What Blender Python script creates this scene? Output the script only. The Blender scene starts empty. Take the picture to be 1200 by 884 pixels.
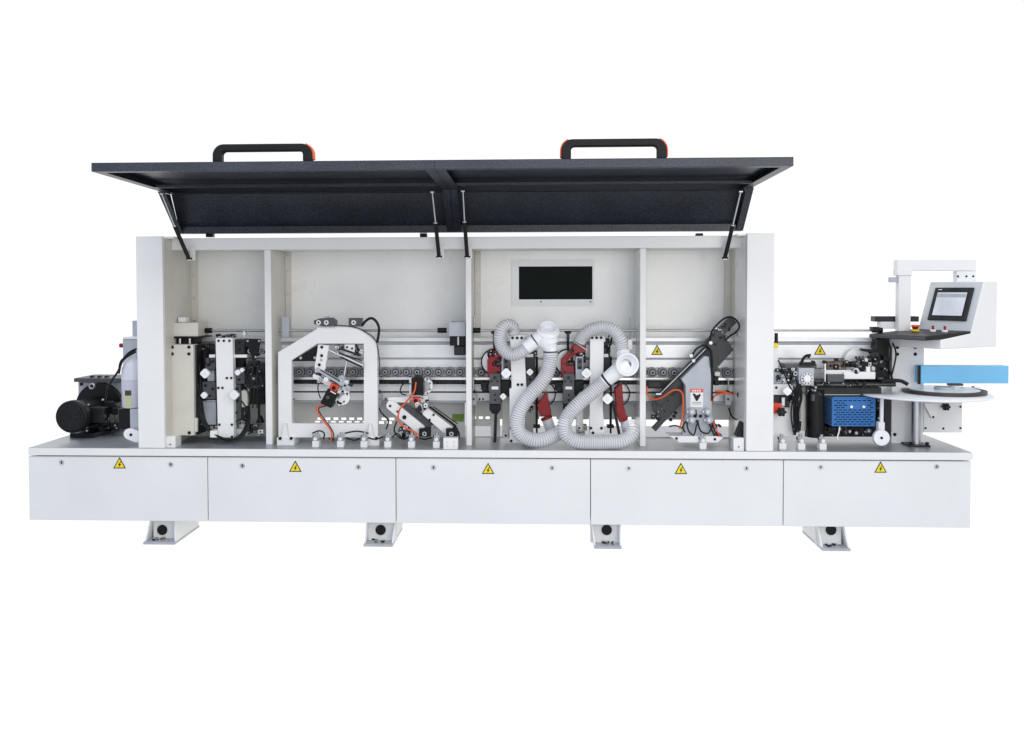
import bpy, bmesh, math, random
from mathutils import Vector, Matrix
random.seed(4)
R = math.radians
scene = bpy.context.scene
col = scene.collection

# ------------------------------------------------------------------ camera
F, D0, CZ = 1080.0, 5.2, 1.48
YAW, PITCH, ROLL = .04297, .02955, -.00245
PPX, PPY = 581.5, 370.9
cam_d = bpy.data.cameras.new('camera'); cam = bpy.data.objects.new('camera', cam_d); col.objects.link(cam)
CM = Matrix.Rotation(YAW, 3, 'Z') @ Matrix.Rotation(math.pi/2 - PITCH, 3, 'X') @ Matrix.Rotation(ROLL, 3, 'Z')
cam.matrix_world = Matrix.Translation((0, -D0, CZ)) @ CM.to_4x4()
cam_d.sensor_width = 36; cam_d.lens = F/1200*36
cam_d.shift_x = (600-PPX)/1200; cam_d.shift_y = -(442-PPY)/1200
cam_d.clip_end = 200
scene.camera = cam
DECK = .565

def U(x, y, d):
    """point of the plane y=d (metres behind the machine's front) seen at photo position x, y"""
    v = CM @ Vector(((x-PPX)/F, -(y-PPY)/F, -1))
    return Vector((0, -D0, CZ)) + v*((d+D0)/v.y)
def S(px, d): return px*(D0+d)/F

# ------------------------------------------------------------------ materials
def mat(name, c, rough=.5, metal=0, noise=.04, nscale=6, bump=0, bscale=200, coat=0, alpha=1, spec=.5, trans=0, speck=0, grad=None):
    m = bpy.data.materials.new(name); m.use_nodes = True
    n = m.node_tree.nodes; l = m.node_tree.links; b = n['Principled BSDF']
    b.inputs['Roughness'].default_value = rough; b.inputs['Metallic'].default_value = metal
    b.inputs['Specular IOR Level'].default_value = spec
    if coat: b.inputs['Coat Weight'].default_value = coat; b.inputs['Coat Roughness'].default_value = .15
    if alpha < 1: b.inputs['Alpha'].default_value = alpha
    if trans: b.inputs['Transmission Weight'].default_value = trans
    tc = n.new('ShaderNodeTexCoord')
    nz = n.new('ShaderNodeTexNoise'); nz.inputs['Scale'].default_value = nscale; nz.inputs['Detail'].default_value = 4
    l.new(tc.outputs['Object'], nz.inputs['Vector'])
    rp = n.new('ShaderNodeMapRange'); rp.inputs['From Min'].default_value = .3; rp.inputs['From Max'].default_value = .7
    rp.inputs['To Min'].default_value = 1-noise; rp.inputs['To Max'].default_value = 1+noise
    l.new(nz.outputs['Fac'], rp.inputs['Value'])
    mx = n.new('ShaderNodeMix'); mx.data_type = 'RGBA'; mx.blend_type = 'MULTIPLY'; mx.inputs['Factor'].default_value = 1
    mx.inputs[6].default_value = (*c, 1); l.new(rp.outputs['Result'], mx.inputs[7])
    out = mx.outputs[2]
    if speck:
        n3 = n.new('ShaderNodeTexNoise'); n3.inputs['Scale'].default_value = 130; n3.inputs['Detail'].default_value = 2
        l.new(tc.outputs['Object'], n3.inputs['Vector'])
        r3 = n.new('ShaderNodeMapRange'); r3.inputs['From Min'].default_value = .35; r3.inputs['From Max'].default_value = .7
        r3.inputs['To Min'].default_value = 1-speck; r3.inputs['To Max'].default_value = 1+speck
        l.new(n3.outputs['Fac'], r3.inputs['Value'])
        m3 = n.new('ShaderNodeMix'); m3.data_type = 'RGBA'; m3.blend_type = 'MULTIPLY'; m3.inputs['Factor'].default_value = 1
        l.new(out, m3.inputs[6]); l.new(r3.outputs['Result'], m3.inputs[7]); out = m3.outputs[2]
    l.new(out, b.inputs['Base Color'])
    rr = n.new('ShaderNodeMapRange'); rr.inputs['To Min'].default_value = max(.02, rough-.08); rr.inputs['To Max'].default_value = min(1, rough+.08)
    l.new(nz.outputs['Fac'], rr.inputs['Value']); l.new(rr.outputs['Result'], b.inputs['Roughness'])
    if bump:
        n2 = n.new('ShaderNodeTexNoise'); n2.inputs['Scale'].default_value = bscale; n2.inputs['Detail'].default_value = 2
        l.new(tc.outputs['Object'], n2.inputs['Vector'])
        bp = n.new('ShaderNodeBump'); bp.inputs['Strength'].default_value = bump; bp.inputs['Distance'].default_value = .002
        l.new(n2.outputs['Fac'], bp.inputs['Height']); l.new(bp.outputs['Normal'], b.inputs['Normal'])
    return m
WHITE = mat('white_paint', (.80,.805,.81), .4, noise=.02, bump=.15, bscale=400)
PANEL = mat('panel_paint', (.77,.78,.795), .45, noise=.025, nscale=2.5, bump=.2, bscale=350)
INNER = mat('inner_paint', (.84,.84,.82), .26, coat=.3, noise=.05, nscale=3, bump=.15, bscale=300, speck=.02)
LOWER = mat('lightened_sheet_paint', (.86,.855,.83), .35, noise=.04, nscale=5)  # sheet paint lightened to stand in for light from behind
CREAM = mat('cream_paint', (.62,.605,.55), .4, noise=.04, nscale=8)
ROLLM = mat('roller_rubber', (.22,.225,.245), .5, noise=.2, nscale=40)
DECKM = mat('deck_steel', (.36,.38,.41), .33, metal=.35, noise=.12, nscale=4, bump=.1, bscale=60)
NAVY = mat('hammered_navy_paint', (.036,.041,.060), .36, noise=.2, nscale=4, bump=.7, bscale=140, speck=.5)
GREY = mat('grey_casting', (.065,.068,.078), .45, noise=.15, nscale=30)
MGREY = mat('grey_blue_paint', (.42,.45,.5), .4, noise=.08, nscale=14)
BLACK = mat('black_plastic', (.006,.006,.007), .42, spec=.25, noise=.2, nscale=20)
DARK = mat('dark_metal', (.014,.015,.019), .38, spec=.35, noise=.3, nscale=25)
STEEL = mat('steel', (.50,.51,.53), .38, metal=1, noise=.06, nscale=30)
ALU = mat('aluminium_profile', (.85,.86,.87), .3, metal=.2, noise=.06, nscale=7)
CHROME = mat('chrome', (.8,.8,.8), .3, metal=1)
RED = mat('red_paint', (.26,.007,.012), .3, spec=.35, noise=.2, nscale=25)
ORED = mat('orange_red', (.75,.06,.02), .4)
ORANGE = mat('orange_cable', (.72,.10,.015), .45)
BLUE = mat('blue_paint', (.04,.16,.42), .5, spec=.25, noise=.08, nscale=18)
BSLOT = mat('blue_slot', (.006,.018,.06), .8, spec=.05)
SKY = mat('light_blue_paint', (.18,.50,.78), .4, noise=.03)
YEL = mat('warning_yellow', (.85,.68,.01), .45)
LABW = mat('label_white', (.8,.8,.8), .5)
HOSE = mat('clear_grey_hose', (.86,.87,.90), .25, noise=.05, nscale=12, alpha=.62)
HWIRE = mat('hose_spiral', (.38,.39,.43), .3, alpha=.85)
PVC = mat('white_pvc', (.84,.85,.88), .3, noise=.03)
GLASS = mat('smoked_window', (.006,.010,.009), .5, spec=.06)
SCRN = mat('screen_glass', (.72,.76,.80), .12, noise=.12, nscale=7)
BRONZE = mat('bronze_casting', (.13,.095,.075), .4, metal=.4, noise=.2, nscale=30)
BROWN = mat('brown_edge_tape', (.055,.035,.027), .45, noise=.2, nscale=40)
GREENY = mat('label_green', (.45,.52,.30), .5)
GREEN = mat('green_tag', (.25,.42,.06), .5)
JUG = mat('cloudy_jug', (.74,.76,.84), .3, noise=.03, alpha=.85)
LIQ = mat('lilac_liquid', (.60,.59,.70), .2, noise=.05, alpha=.95)
SLATE = mat('slate_plate', (.028,.03,.035), .45, noise=.2, nscale=25)
CONS = mat('console_grey', (.60,.62,.64), .35, noise=.03)
RUST = mat('rusty_steel', (.2,.12,.08), .7, noise=.5, nscale=60)

# ------------------------------------------------------------------ mesh builder
class MB:
    def __init__(s): s.v = []; s.f = []; s.m = []; s.mats = []
    def mi(s, m):
        if m not in s.mats: s.mats.append(m)
        return s.mats.index(m)
    def add(s, vs, fs, m):
        o = len(s.v); s.v += [tuple(v) for v in vs]; k = s.mi(m)
        for f in fs: s.f.append([i+o for i in f]); s.m.append(k)
    def box(s, a, b, m):
        (x0,y0,z0),(x1,y1,z1) = a, b
        vs = [(x0,y0,z0),(x1,y0,z0),(x1,y1,z0),(x0,y1,z0),(x0,y0,z1),(x1,y0,z1),(x1,y1,z1),(x0,y1,z1)]
        s.add(vs, [(0,3,2,1),(4,5,6,7),(0,1,5,4),(1,2,6,5),(2,3,7,6),(3,0,4,7)], m); return s
    # photo box: front face at depth d0
    def B(s, x0, y0, x1, y1, d0, d1, m, floor=False):
        ym = (y0+y1)/2; xm = (x0+x1)/2
        X0 = U(x0, ym, d0).x; X1 = U(x1, ym, d0).x; Z1 = U(xm, y0, d0).z; Z0 = U(xm, y1, d0).z
        if floor: Z0 = DECK
        return s.box((X0, d0, Z0), (X1, d1, Z1), m)
    # prism from photo outline (front at d0)
    def P(s, pts, d0, d1, m, floor=False):
        fr = [U(x, y, d0) for x, y in pts]
        if floor:
            zm = min(p.z for p in fr)
            for p in fr:
                if p.z < zm+.02: p.z = DECK+.001
        return s.prism([(p.x, p.z) for p in fr], d0, d1, m)
    def prism(s, xz, y0, y1, m):
        a = sum(xz[i][0]*xz[(i+1)%len(xz)][1]-xz[(i+1)%len(xz)][0]*xz[i][1] for i in range(len(xz)))
        if a < 0: xz = xz[::-1]
        n = len(xz)
        vs = [(x, y0, z) for x, z in xz]+[(x, y1, z) for x, z in xz]
        fs = [list(range(n)), list(range(2*n-1, n-1, -1))]+[(i, n+i, n+(i+1)%n, (i+1)%n) for i in range(n)]
        s.add(vs, fs, m); return s
    # rounded bar between photo points, width w px
    def bar(s, x0, y0, x1, y1, w, d0, d1, m, rnd=True):
        a = math.atan2(y1-y0, x1-x0); pts = []; h = w/2
        if rnd:
            for i in range(9): t = a+math.pi/2+math.pi*i/8; pts.append((x0+h*math.cos(t), y0+h*math.sin(t)))
            for i in range(9): t = a-math.pi/2+math.pi*i/8; pts.append((x1+h*math.cos(t), y1+h*math.sin(t)))
        else:
            for (x, y, t) in ((x0,y0,a+math.pi/2),(x0,y0,a-math.pi/2),(x1,y1,a-math.pi/2),(x1,y1,a+math.pi/2)):
                pts.append((x+h*math.cos(t), y+h*math.sin(t)))
        return s.P(pts, d0, d1, m)
    # cylinder along depth
    def C(s, x, y, r, d0, d1, m, seg=20, inner=0, rb=None):
        c = U(x, y, d0); rr = S(r, d0)
        return s.cyl((c.x, d0, c.z), (c.x, d1, c.z), rr, m, seg, S(rb, d0) if rb else None, S(inner, d0))
    def cyl(s, a, b, r, m, seg=20, r2=None, inner=0):
        a = Vector(a); b = Vector(b); ax = (b-a).normalized()
        u = ax.orthogonal().normalized(); w = ax.cross(u); r2 = r if r2 is None else r2
        ring = lambda c, q: [c+q*(math.cos(2*math.pi*i/seg)*u+math.sin(2*math.pi*i/seg)*w) for i in range(seg)]
        vs = ring(a, r)+ring(b, r2); fs = []
        for i in range(seg): j = (i+1)%seg; fs.append((i, j, seg+j, seg+i))
        if inner:
            k = inner/r; vs += ring(a, r*k)+ring(b, r2*k)
            for i in range(seg):
                j = (i+1)%seg
                fs += [(2*seg+i, 3*seg+i, 3*seg+j, 2*seg+j), (i, 2*seg+i, 2*seg+j, j), (seg+i, seg+j, 3*seg+j, 3*seg+i)]
        else: fs += [list(range(seg-1, -1, -1)), list(range(seg, 2*seg))]
        s.add(vs, fs, m); return s
    def lathe(s, c, prof, m, seg=32, axis=Vector((0,0,1))):
        c = Vector(c); ax = axis.normalized(); u = ax.orthogonal().normalized(); w = ax.cross(u)
        vs = []; fs = []; n = len(prof)
        for r, h in prof:
            vs += [c+h*ax+max(r, 1e-5)*(math.cos(2*math.pi*i/seg)*u+math.sin(2*math.pi*i/seg)*w) for i in range(seg)]
        for k in range(n-1):
            for i in range(seg): j = (i+1)%seg; fs.append((k*seg+i, k*seg+j, (k+1)*seg+j, (k+1)*seg+i))
        s.add(vs, fs, m); return s
    def path(s, P, r, m, seg=10, m2=None, rib=0, per=3):
        n = len(P); vs = []; prev = None
        for i, p in enumerate(P):
            t = (P[min(i+1, n-1)]-P[max(i-1, 0)]).normalized()
            if prev is None: prev = t.orthogonal().normalized()
            u = (prev-t*prev.dot(t)).normalized(); prev = u; w = t.cross(u)
            q = r*(1+rib*(1 if i % per == 0 else -.4)) if rib else r
            vs += [p+q*(math.cos(2*math.pi*k/seg)*u+math.sin(2*math.pi*k/seg)*w) for k in range(seg)]
        o = len(s.v); s.v += [tuple(v) for v in vs]
        a = s.mi(m); b = s.mi(m2) if m2 else a
        for i in range(n-1):
            for k in range(seg):
                j = (k+1)%seg; s.f.append([o+i*seg+k, o+i*seg+j, o+(i+1)*seg+j, o+(i+1)*seg+k]); s.m.append(b if (m2 and i % per == 0) else a)
        if not rib:
            s.f.append([o+k for k in range(seg-1, -1, -1)]); s.m.append(a)
            s.f.append([o+(n-1)*seg+k for k in range(seg)]); s.m.append(a)
        return s
    def T(s, pts, r, m, seg=8, step=.012, **k):
        w = [U(x, y, d) for x, y, d in pts]
        return s.path(spline(w, step), S(r, pts[0][2]), m, seg, **k)
    def bolts(s, pts, d, m=None, r=1.5):
        for x, y in pts: s.C(x, y, r, d-.006, d+.004, m or BLACK, 10)
        return s
    def build(s, name, parent=None, bevel=.002, smooth=True):
        me = bpy.data.meshes.new(name); me.from_pydata(s.v, [], s.f)
        for m in s.mats: me.materials.append(m)
        me.polygons.foreach_set('material_index', s.m); me.update()
        if smooth:
            me.polygons.foreach_set('use_smooth', [True]*len(me.polygons)); me.set_sharp_from_angle(angle=R(38))
        o = bpy.data.objects.new(name, me); col.objects.link(o); o.parent = parent
        if bevel:
            b = o.modifiers.new('edge_softening', 'BEVEL'); b.width = bevel; b.segments = 2; b.limit_method = 'ANGLE'; b.angle_limit = R(50)
            b.use_clamp_overlap = True; b.harden_normals = False
        return o
def spline(w, step):
    out = []
    for i in range(len(w)-1):
        p0 = w[max(i-1, 0)]; p1 = w[i]; p2 = w[i+1]; p3 = w[min(i+2, len(w)-1)]
        n = max(2, int((p2-p1).length/step))
        for k in range(n):
            t = k/n
            out.append(.5*((2*p1)+(-p0+p2)*t+(2*p0-5*p1+4*p2-p3)*t*t+(-p0+3*p1-3*p2+p3)*t**3))
    out.append(w[-1]); return out
def resample(P, step):
    out = [P[0]]; acc = 0
    for a, b in zip(P, P[1:]):
        L = (b-a).length; p = 0
        while acc+L-p >= step:
            p += step-acc; acc = 0; out.append(a.lerp(b, p/L))
        acc += L-p
    return out

def thing(name, label, cat, loc=(0,0,0), group=None):
    o = bpy.data.objects.new(name, None); col.objects.link(o); o.location = loc; o.empty_display_size = .1
    o['label'] = label; o['category'] = cat
    if group: o['group'] = group
    return o

M = thing('edge_banding_machine', 'long white edge banding machine with raised dark hoods, open front bays and a control console', 'machine')

# ------------------------------------------------------------------ base
XL = U(33, 528, 0).x; XR = U(1140, 533, 0).x
DEPTH = .95; LIPB = .523
b = MB()
b.box((XL, -.0, LIPB), (XR, .004, DECK), WHITE)                       # lip front skin
b.box((XL, .005, LIPB), (XR, DEPTH, DECK-.001), WHITE)
base = b.build('base_deck', M, .0015)
b = MB(); b.box((XL+.003, .004, DECK-.0005), (XR-.003, DEPTH-.004, DECK+.0015), DECKM); b.build('deck_plate', base, 0)
PB = .142
b = MB(); b.box((XL+.02, .05, PB+.02), (XR-.02, DEPTH-.03, LIPB-.001), INNER); b.build('base_frame', M, .002)
def tri(cx, cy, w, d, parent):
    h = w*.9; g = MB()
    o = [(cx-w/2, cy+h/2), (cx+w/2, cy+h/2), (cx, cy-h/2)]
    g.P(o, d-.0012, d+.001, BLACK)
    c = (cx, cy+h/6); q = [(c[0]+(x-c[0])*.78, c[1]+(y-c[1])*.78) for x, y in o]
    g.P(q, d-.0020, d-.0010, YEL)
    k = w/14
    z = [(1.2,-3.6),(-1.7,.7),(-.1,.7),(-1.2,3.6),(1.9,-.5),(.2,-.5),(2.0,-3.6)]
    g.P([(c[0]+x*k, c[1]+y*k) for x, y in z], d-.0026, d-.0018, BLACK)
    g.build('warning_sticker', parent, 0)
joints = [33.5, 243.5, 464, 692, 918, 1138]
pd = [((72,542),(200,544.5),(140,542.5)), ((284,546),(420,547.5),(346,546.5)), ((508,548),(647,548.5),(572,549)),
      ((737,549),(875,549),(798,549)), ((962,547.5),(1098,547),(1032,547.5))]
for i in range(5):
    x0 = U(joints[i], 575, .012).x+.0022; x1 = U(joints[i+1], 575, .012).x-.0022
    g = MB(); g.box((x0, .012, PB), (x1, .045, LIPB-.008), PANEL)
    p = g.build('access_panel', M, .0025)
    for (lx, ly) in pd[i][:2]:
        k = MB(); k.C(lx, ly, 3.2, .0085, .0125, CHROME, 20); k.C(lx, ly, 2.1, .0065, .0085, STEEL, 16)
        k.B(lx-.5, ly-1.6, lx+.5, ly+1.6, .0055, .0070, BLACK); k.build('panel_lock', p, 0)
    tri(pd[i][2][0], pd[i][2][1], 14.5, .011, p)

# feet
def foot(xt0, xt1, xb0, xb1, hx):
    d = .055
    X0 = U(xb0, 630, d).x; X1 = U(xb1, 630, d).x; T0 = U(xt0, 617, d).x; T1 = U(xt1, 617, d).x
    g = MB()
    g.box((X0, d-.03, 0), (X1, .42, .014), MGREY)
    zt = PB+.02
    g.box((T0+.002, .105, .014), (T1-.002, .117, zt), WHITE)
    for a, bb, s in ((X0, T0, 1), (X1, T1, -1)):
        t = .01*s
        vs = [(a, d-.01, .014), (bb, .085, zt), (bb, .50, zt), (a, .40, .014)]
        v2 = [(x+t, y, z) for x, y, z in vs]
        g.add(vs+v2, [(0,1,2,3),(7,6,5,4),(0,4,5,1),(1,5,6,2),(2,6,7,3),(3,7,4,0)], WHITE)
    f = g.build('foot', M, .002)
    hp = U(hx, 621.3, .10); k = MB(); k.cyl((hp.x, .098, hp.z), (hp.x, .1045, hp.z), .030, BLACK, 28); k.build('foot_hole', f, .001)
    k = MB()
    for i in range(16):
        x = X0+.03+random.random()*(X1-X0-.07); y = d+random.random()*.07
        s = .005+random.random()*.008
        k.box((x, y, .014), (x+s*1.6, y+s, .014+s), random.choice([RUST, DARK, STEEL]))
    k.build('foot_debris', f, 0)  # loose metal debris scattered on the foot plate
for a in ((175,203,170,207,190), (429,464,427,461,446), (692,728,696,728,711), (958,990,962,995,974)): foot(*a)

# ------------------------------------------------------------------ hood cabinet
BK = .46        # back panel depth
PF = .14        # partition front depth
TOPZ = U(500, 278, PF).z
CT = U(176, 277, 0).z
XC0, XC1 = U(160.5, 400, .004).x, U(191.5, 400, .004).x
XD0, XD1 = U(875, 400, .004).x, U(907, 400, .004).x
for nm, a, c in (('left', XC0, XC1), ('right', XD0, XD1)):
    g = MB(); g.box((a, .004, DECK+.002), (c, .30, CT), WHITE)
    o = g.build('cabinet_column', M, .003)
    g = MB()
    i0, i1 = (c-.012, c) if nm == 'left' else (a, a+.012)
    g.box((i0, .302, DECK+.002), (i1, BK+.02, CT-.004), CREAM)
    g.box((c+.0005, .03, DECK+.002), (c+.0025, .30, CT-.015), CREAM) if nm == 'left' else g.box((a-.0025, .03, DECK+.002), (a-.0005, .30, CT-.015), INNER)
    s = 1 if nm == 'left' else -1
    e = c if nm == 'left' else a
    g.box((min(e, e+s*.035), BK-.02, DECK+.45), (max(e, e+s*.035), BK-.012, CT-.07), CREAM)
    for zz in (.22, .36, .50): g.cyl((e+s*.018, BK-.021, CT-zz), (e+s*.018, BK-.024, CT-zz), .006, STEEL, 10)
    g.build('column_return', o, .001)
g = MB(); RB = U(500, 292, PF).z
g.box((XC1+.001, PF, RB), (XD0-.001, BK+.02, TOPZ), WHITE); g.build('top_rail', M, .003)
# corner gussets of the rail
for qa, qb in ((XC1+.001, XC1+.06), (XD0-.05, XD0-.001)): g = MB(); g.box((qa, .02, CT-.012), (qb, PF-.002, CT-.001), INNER); g.build('rail_gusset', M, .001)

def upx(x, y, d): p = U(x, y, d); return p.x, p.z
def zzb(y): return U(650, y, BK).z
g = MB(); zb = DECK+.24
g.box((XC1+.001, BK, zb), (XD0-.001, BK+.008, TOPZ-.02), INNER)
bp = g.build('back_panel', M, 0)
# lower back sheet with slots (two rows) in the first three bays
x0 = XC1+.001; x1 = U(545, 500, BK).x
slot_l = [(369+9.3*i) for i in range(7)] + [444+9.3*i for i in range(2)]
g = MB(); zs = [DECK+.002, U(450, 497.0, BK).z, U(450, 493.7, BK).z, U(450, 492.6, BK).z, U(450, 489.6, BK).z, zb+.002]
for z0, z1 in ((zs[0], zs[1]), (zs[2], zs[3]), (zs[4], zs[5])): g.box((x0, BK, z0), (x1, BK+.006, z1), LOWER)
for row, (z0, z1) in enumerate(((zs[1], zs[2]), (zs[3], zs[4]))):
    cur = x0
    for xs in slot_l:
        a = U(xs+row*3, 495, BK).x; e = a+S(6, BK)
        g.box((cur, BK, z0), (a, BK+.006, z1), LOWER); cur = e
    g.box((cur, BK, z0), (x1, BK+.006, z1), LOWER)
lo = g.build('lower_back_sheet', M, 0)
g = MB(); g.B(530,485.5,543.5,494, BK-.004, BK-.001, GREEN); g.build('green_tag', lo, 0)
# lower sheet in the last bays: only a shallow upstand, daylight above it
g = MB(); xa = x1+.004; xb = XD0-.001
zA, zB_, zC, zD = zzb(511.5), zzb(500), zzb(491.5), zzb(488.5)
g.box((xa, BK, DECK+.002), (xb, BK+.006, zA), LOWER)
g.box((xa, BK, zD), (xb, BK+.006, zb+.002), LOWER)
def openrow(z0, z1, opens):
    cur = xa
    for c0, c1 in opens:
        a = U(c0, 500, BK).x; e = U(c1, 500, BK).x
        if a > cur: g.box((cur, BK, z0), (a, BK+.006, z1), LOWER)
        cur = max(cur, e)
    if cur < xb: g.box((cur, BK, z0), (xb, BK+.006, z1), LOWER)
openrow(zA, zB_, ((553,575),(586,612),(625,745),(757,858)))
openrow(zB_, zC, ((586,594),(630,745),(757,800),(838,858)))
openrow(zC, zD, ((553,558),(561,566),(569,574),(632,640),(644,652),(690,696),(700,706),(730,740)))
g.build('lower_back_sheet', M, 0)

for (x0, x1, fl) in ((310.5, 318, 1), (546, 552.5, 1), (750, 757, 0)):
    a = U(x0, 400, PF).x; c = U(x1, 400, PF).x
    g = MB(); g.box((a, PF+.001, DECK+.002), (c, PF+.012, RB-.001), WHITE)
    g.box((a, PF+.012, DECK+.002), (c, BK-.001, RB-.001), CREAM if fl else INNER)
    o = g.build('partition', M, .002)
    g = MB()
    g.box((c+.001, BK-.012, DECK+.40), (c+.036, BK-.002, RB-.002), CREAM)
    for zz in (.02, .12, .26, .4): g.cyl((c+.018, BK-.014, RB-zz), (c+.018, BK-.017, RB-zz), .006, STEEL, 10)
    g.build('partition_flange', o, .001)

# window
g = MB(); d = BK-.006
xa, za = upx(599.5, 304.5, d); xb, zc = upx(696, 358.5, d); ha, hz = upx(608, 312.5, d); hb, hc = upx(694.2, 351, d)
for a, c in (((xa, d, hz), (xb, BK-.001, za)), ((xa, d, zc), (xb, BK-.001, hc)), ((xa, d, hc), (ha, BK-.001, hz)), ((hb, d, hc), (xb, BK-.001, hz))): g.box(a, c, WHITE)
g.bolts([(634,353.8),(692,353.8)], d, BLACK, .8)
wf = g.build('window_frame', M, 0)
g = MB(); g.box((ha, BK-.003, hc), (hb, BK-.0015, hz), GLASS); g.build('window_pane', wf, 0)

# ------------------------------------------------------------------ hoods (open): L shaped tray shells
def tray(g, A, Bp, nrm, xa, xb, t=.045, fl=.035):
    """shell between edges A and B (y,z); nrm points to the outer side; depth t; return flanges on the inner side"""
    A = Vector(A); Bp = Vector(Bp); n = Vector(nrm).normalized(); e = (Bp-A).normalized(); L = (Bp-A).length
    def slab(u0, u1, v0, v1, x0, x1):     # u along e, v along n
        vs = []
        for x in (x0, x1):
            for (u, v) in ((u0,v0),(u1,v0),(u1,v1),(u0,v1)):
                p = A+e*u+n*v; vs.append((x, p.x, p.y))
        g.add(vs, [(0,1,2,3),(7,6,5,4),(0,4,5,1),(1,5,6,2),(2,6,7,3),(3,7,4,0)], NAVY)
    k = .003
    slab(0, L, t-k, t, xa, xb)
    slab(0, k, 0, t-k, xa, xb); slab(L-k, L, 0, t-k, xa, xb)
    slab(k, L-k, 0, t-k, xa, xa+k); slab(k, L-k, 0, t-k, xb-k, xb)
    slab(k, fl, 0, k, xa+k, xb-k); slab(L-fl, L-k, 0, k, xa+k, xb-k)
    slab(fl, L-fl, 0, k, xa+k, xa+fl); slab(fl, L-fl, 0, k, xb-fl, xb-k)
def zz(x, y, d): return U(x, y, d).z
LIPY = -.70; lipt = zz(513, 187.5, LIPY); lipb = zz(513, 198, LIPY)
BY = .10; bz = zz(528, 222, BY); HY = .43; hz_ = zz(530, 273, HY)
seam = -.493+.0
for (xa, xb, hx0, hx1, hy, both) in ((U(107,198,LIPY).x, seam-.0006, 249, 365, 168.5, 0), (seam+.0006, U(930,188,LIPY).x, 658.5, 781, 162.5, 1)):
    g = MB(); t = lipt-lipb
    RY = .28
    tray(g, (LIPY, lipb), (RY, bz), Vector((0, 1)), xa, xb, t, .05)
    def yz(poly, x0, x1):
        n = len(poly); vs = [(x0, y, z) for y, z in poly]+[(x1, y, z) for y, z in poly]
        g.add(vs, [list(range(n-1,-1,-1)), list(range(n, 2*n))]+[(i, (i+1)%n, n+(i+1)%n, n+i) for i in range(n)], NAVY)
    yz([(RY+.0005, bz+.025), (RY+.006, bz+.025), (HY+.006, hz_), (HY, hz_)], xa+.003, xb-.003)            # inclined skin
    yz([(HY-.055, hz_), (HY-.001, hz_), (HY-.001, hz_+.003), (HY-.055, hz_+.003)], xa+.003, xb-.003)      # bottom fold
    yz([(HY-.058, hz_), (HY-.0555, hz_), (HY-.0555, hz_+.042), (HY-.058, hz_+.042)], xa+.04, xb-.04)       # fold upstand
    for e0, e1, q0, q1 in ((xa, xa+.003, xa+.0035, xa+.042), (xb-.003, xb, xb-.042, xb-.0035)):
        yz([(BY, bz-.001), (RY+.004, bz-.001), (HY+.006, hz_), (HY-.058, hz_)], e0, e1)                    # end plate
        yz([(BY, bz-.001), (BY+.003, bz-.001), (HY-.055, hz_), (HY-.058, hz_)], q0, q1)                    # its return
    # stiffener rib under the top
    g.box((xa+.05, -.06, bz+.004), (xb-.05, -.02, bz+.02), NAVY)
    h = g.build('hood', M, .0015)
    # handle
    yy = LIPY+.02; zt = U((hx0+hx1)/2, hy, yy).z; A = U(hx0+5, hy, yy).x; Bx = U(hx1-5, hy, yy).x
    if 1:
        w = .026; r = .055; H = zt-lipt
        oa, ob = A-.024, Bx+.024
        outer = [(oa, lipt+.001)]+[(oa+r-r*math.cos(R(a)), zt-r+r*math.sin(R(a))) for a in range(0, 91, 10)]+[(ob-r+r*math.sin(R(a)), zt-r+r*math.cos(R(a))) for a in range(0, 91, 10)]+[(ob, lipt+.001)]
        lw = .048; ri = .018
        inner = [(ob-lw, lipt+.001)]+[(ob-lw-ri+ri*math.cos(R(a)), zt-.037-ri+ri*math.sin(R(a))) for a in range(0, 91, 15)]+[(oa+lw+ri-ri*math.sin(R(a)), zt-.037-ri+ri*math.cos(R(a))) for a in range(0, 91, 15)]+[(oa+lw, lipt+.001)]
        k = MB(); k.prism(outer+inner, yy, yy+.04, BLACK)
        hd = k.build('hood_handle', h, .006)
        for side in ((1,) if not both else (1, -1)):
            k = MB(); q = r+.006
            cx = ob-r if side > 0 else oa+r
            arc = [(cx+side*q*math.sin(R(a)), zt-r+q*math.cos(R(a))) for a in range(20, 91, 10)]+[(cx+side*q, lipt+.012)]
            arc2 = [(cx+side*(q-.007), lipt+.012)]+[(cx+side*(q-.007)*math.sin(R(a)), zt-r+(q-.007)*math.cos(R(a))) for a in range(90, 19, -10)]
            k.prism(arc+arc2, yy+.008, yy+.046, ORANGE); k.build('handle_end_cap', hd, .001)
# gas struts
for (a, m_, c) in (((189.5,227),(205,266),(221.5,303.5)), ((506.5,225),(510.5,262),(514.5,301)), ((542.5,224),(544.5,261),(547.5,301)), ((868,224.5),(858.5,265),(849.5,302.5))):
    d0, d1 = .02, PF-.035
    dm = (d0+d1)/2
    pa, pm, pc = U(*a, d0), U(*m_, dm), U(*c, d1)
    g = MB(); g.cyl(pm, pc, .0115, BLACK, 14); g.cyl(pm+(pm-pc).normalized()*.008, pm, .013, STEEL, 14)
    o = g.build('gas_strut', M, .001)
    g = MB(); g.cyl(pa, pm, .0048, STEEL, 10); g.cyl(pa-Vector((.010,0,0)), pa+Vector((.010,0,0)), .007, CHROME, 10); g.build('piston_rod', o, 0)
    g = MB(); g.box((pc.x-.010, pc.y-.004, pc.z-.010), (pc.x+.012, PF-.002, pc.z+.008), WHITE); g.box((pc.x-.006, PF-.008, pc.z-.008), (pc.x+.026, PF-.001, RB+.02), WHITE)
    g.cyl((pc.x-.016, pc.y, pc.z), (pc.x+.018, pc.y, pc.z), .006, BLACK, 8); g.build('strut_bracket', o, .001)
for x in (245, 496, 820): g = MB(); g.B(x-4, 273.5, x+4, 278, HY-.02, HY+.02, BLACK); g.build('hood_hinge', M, .001)

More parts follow.
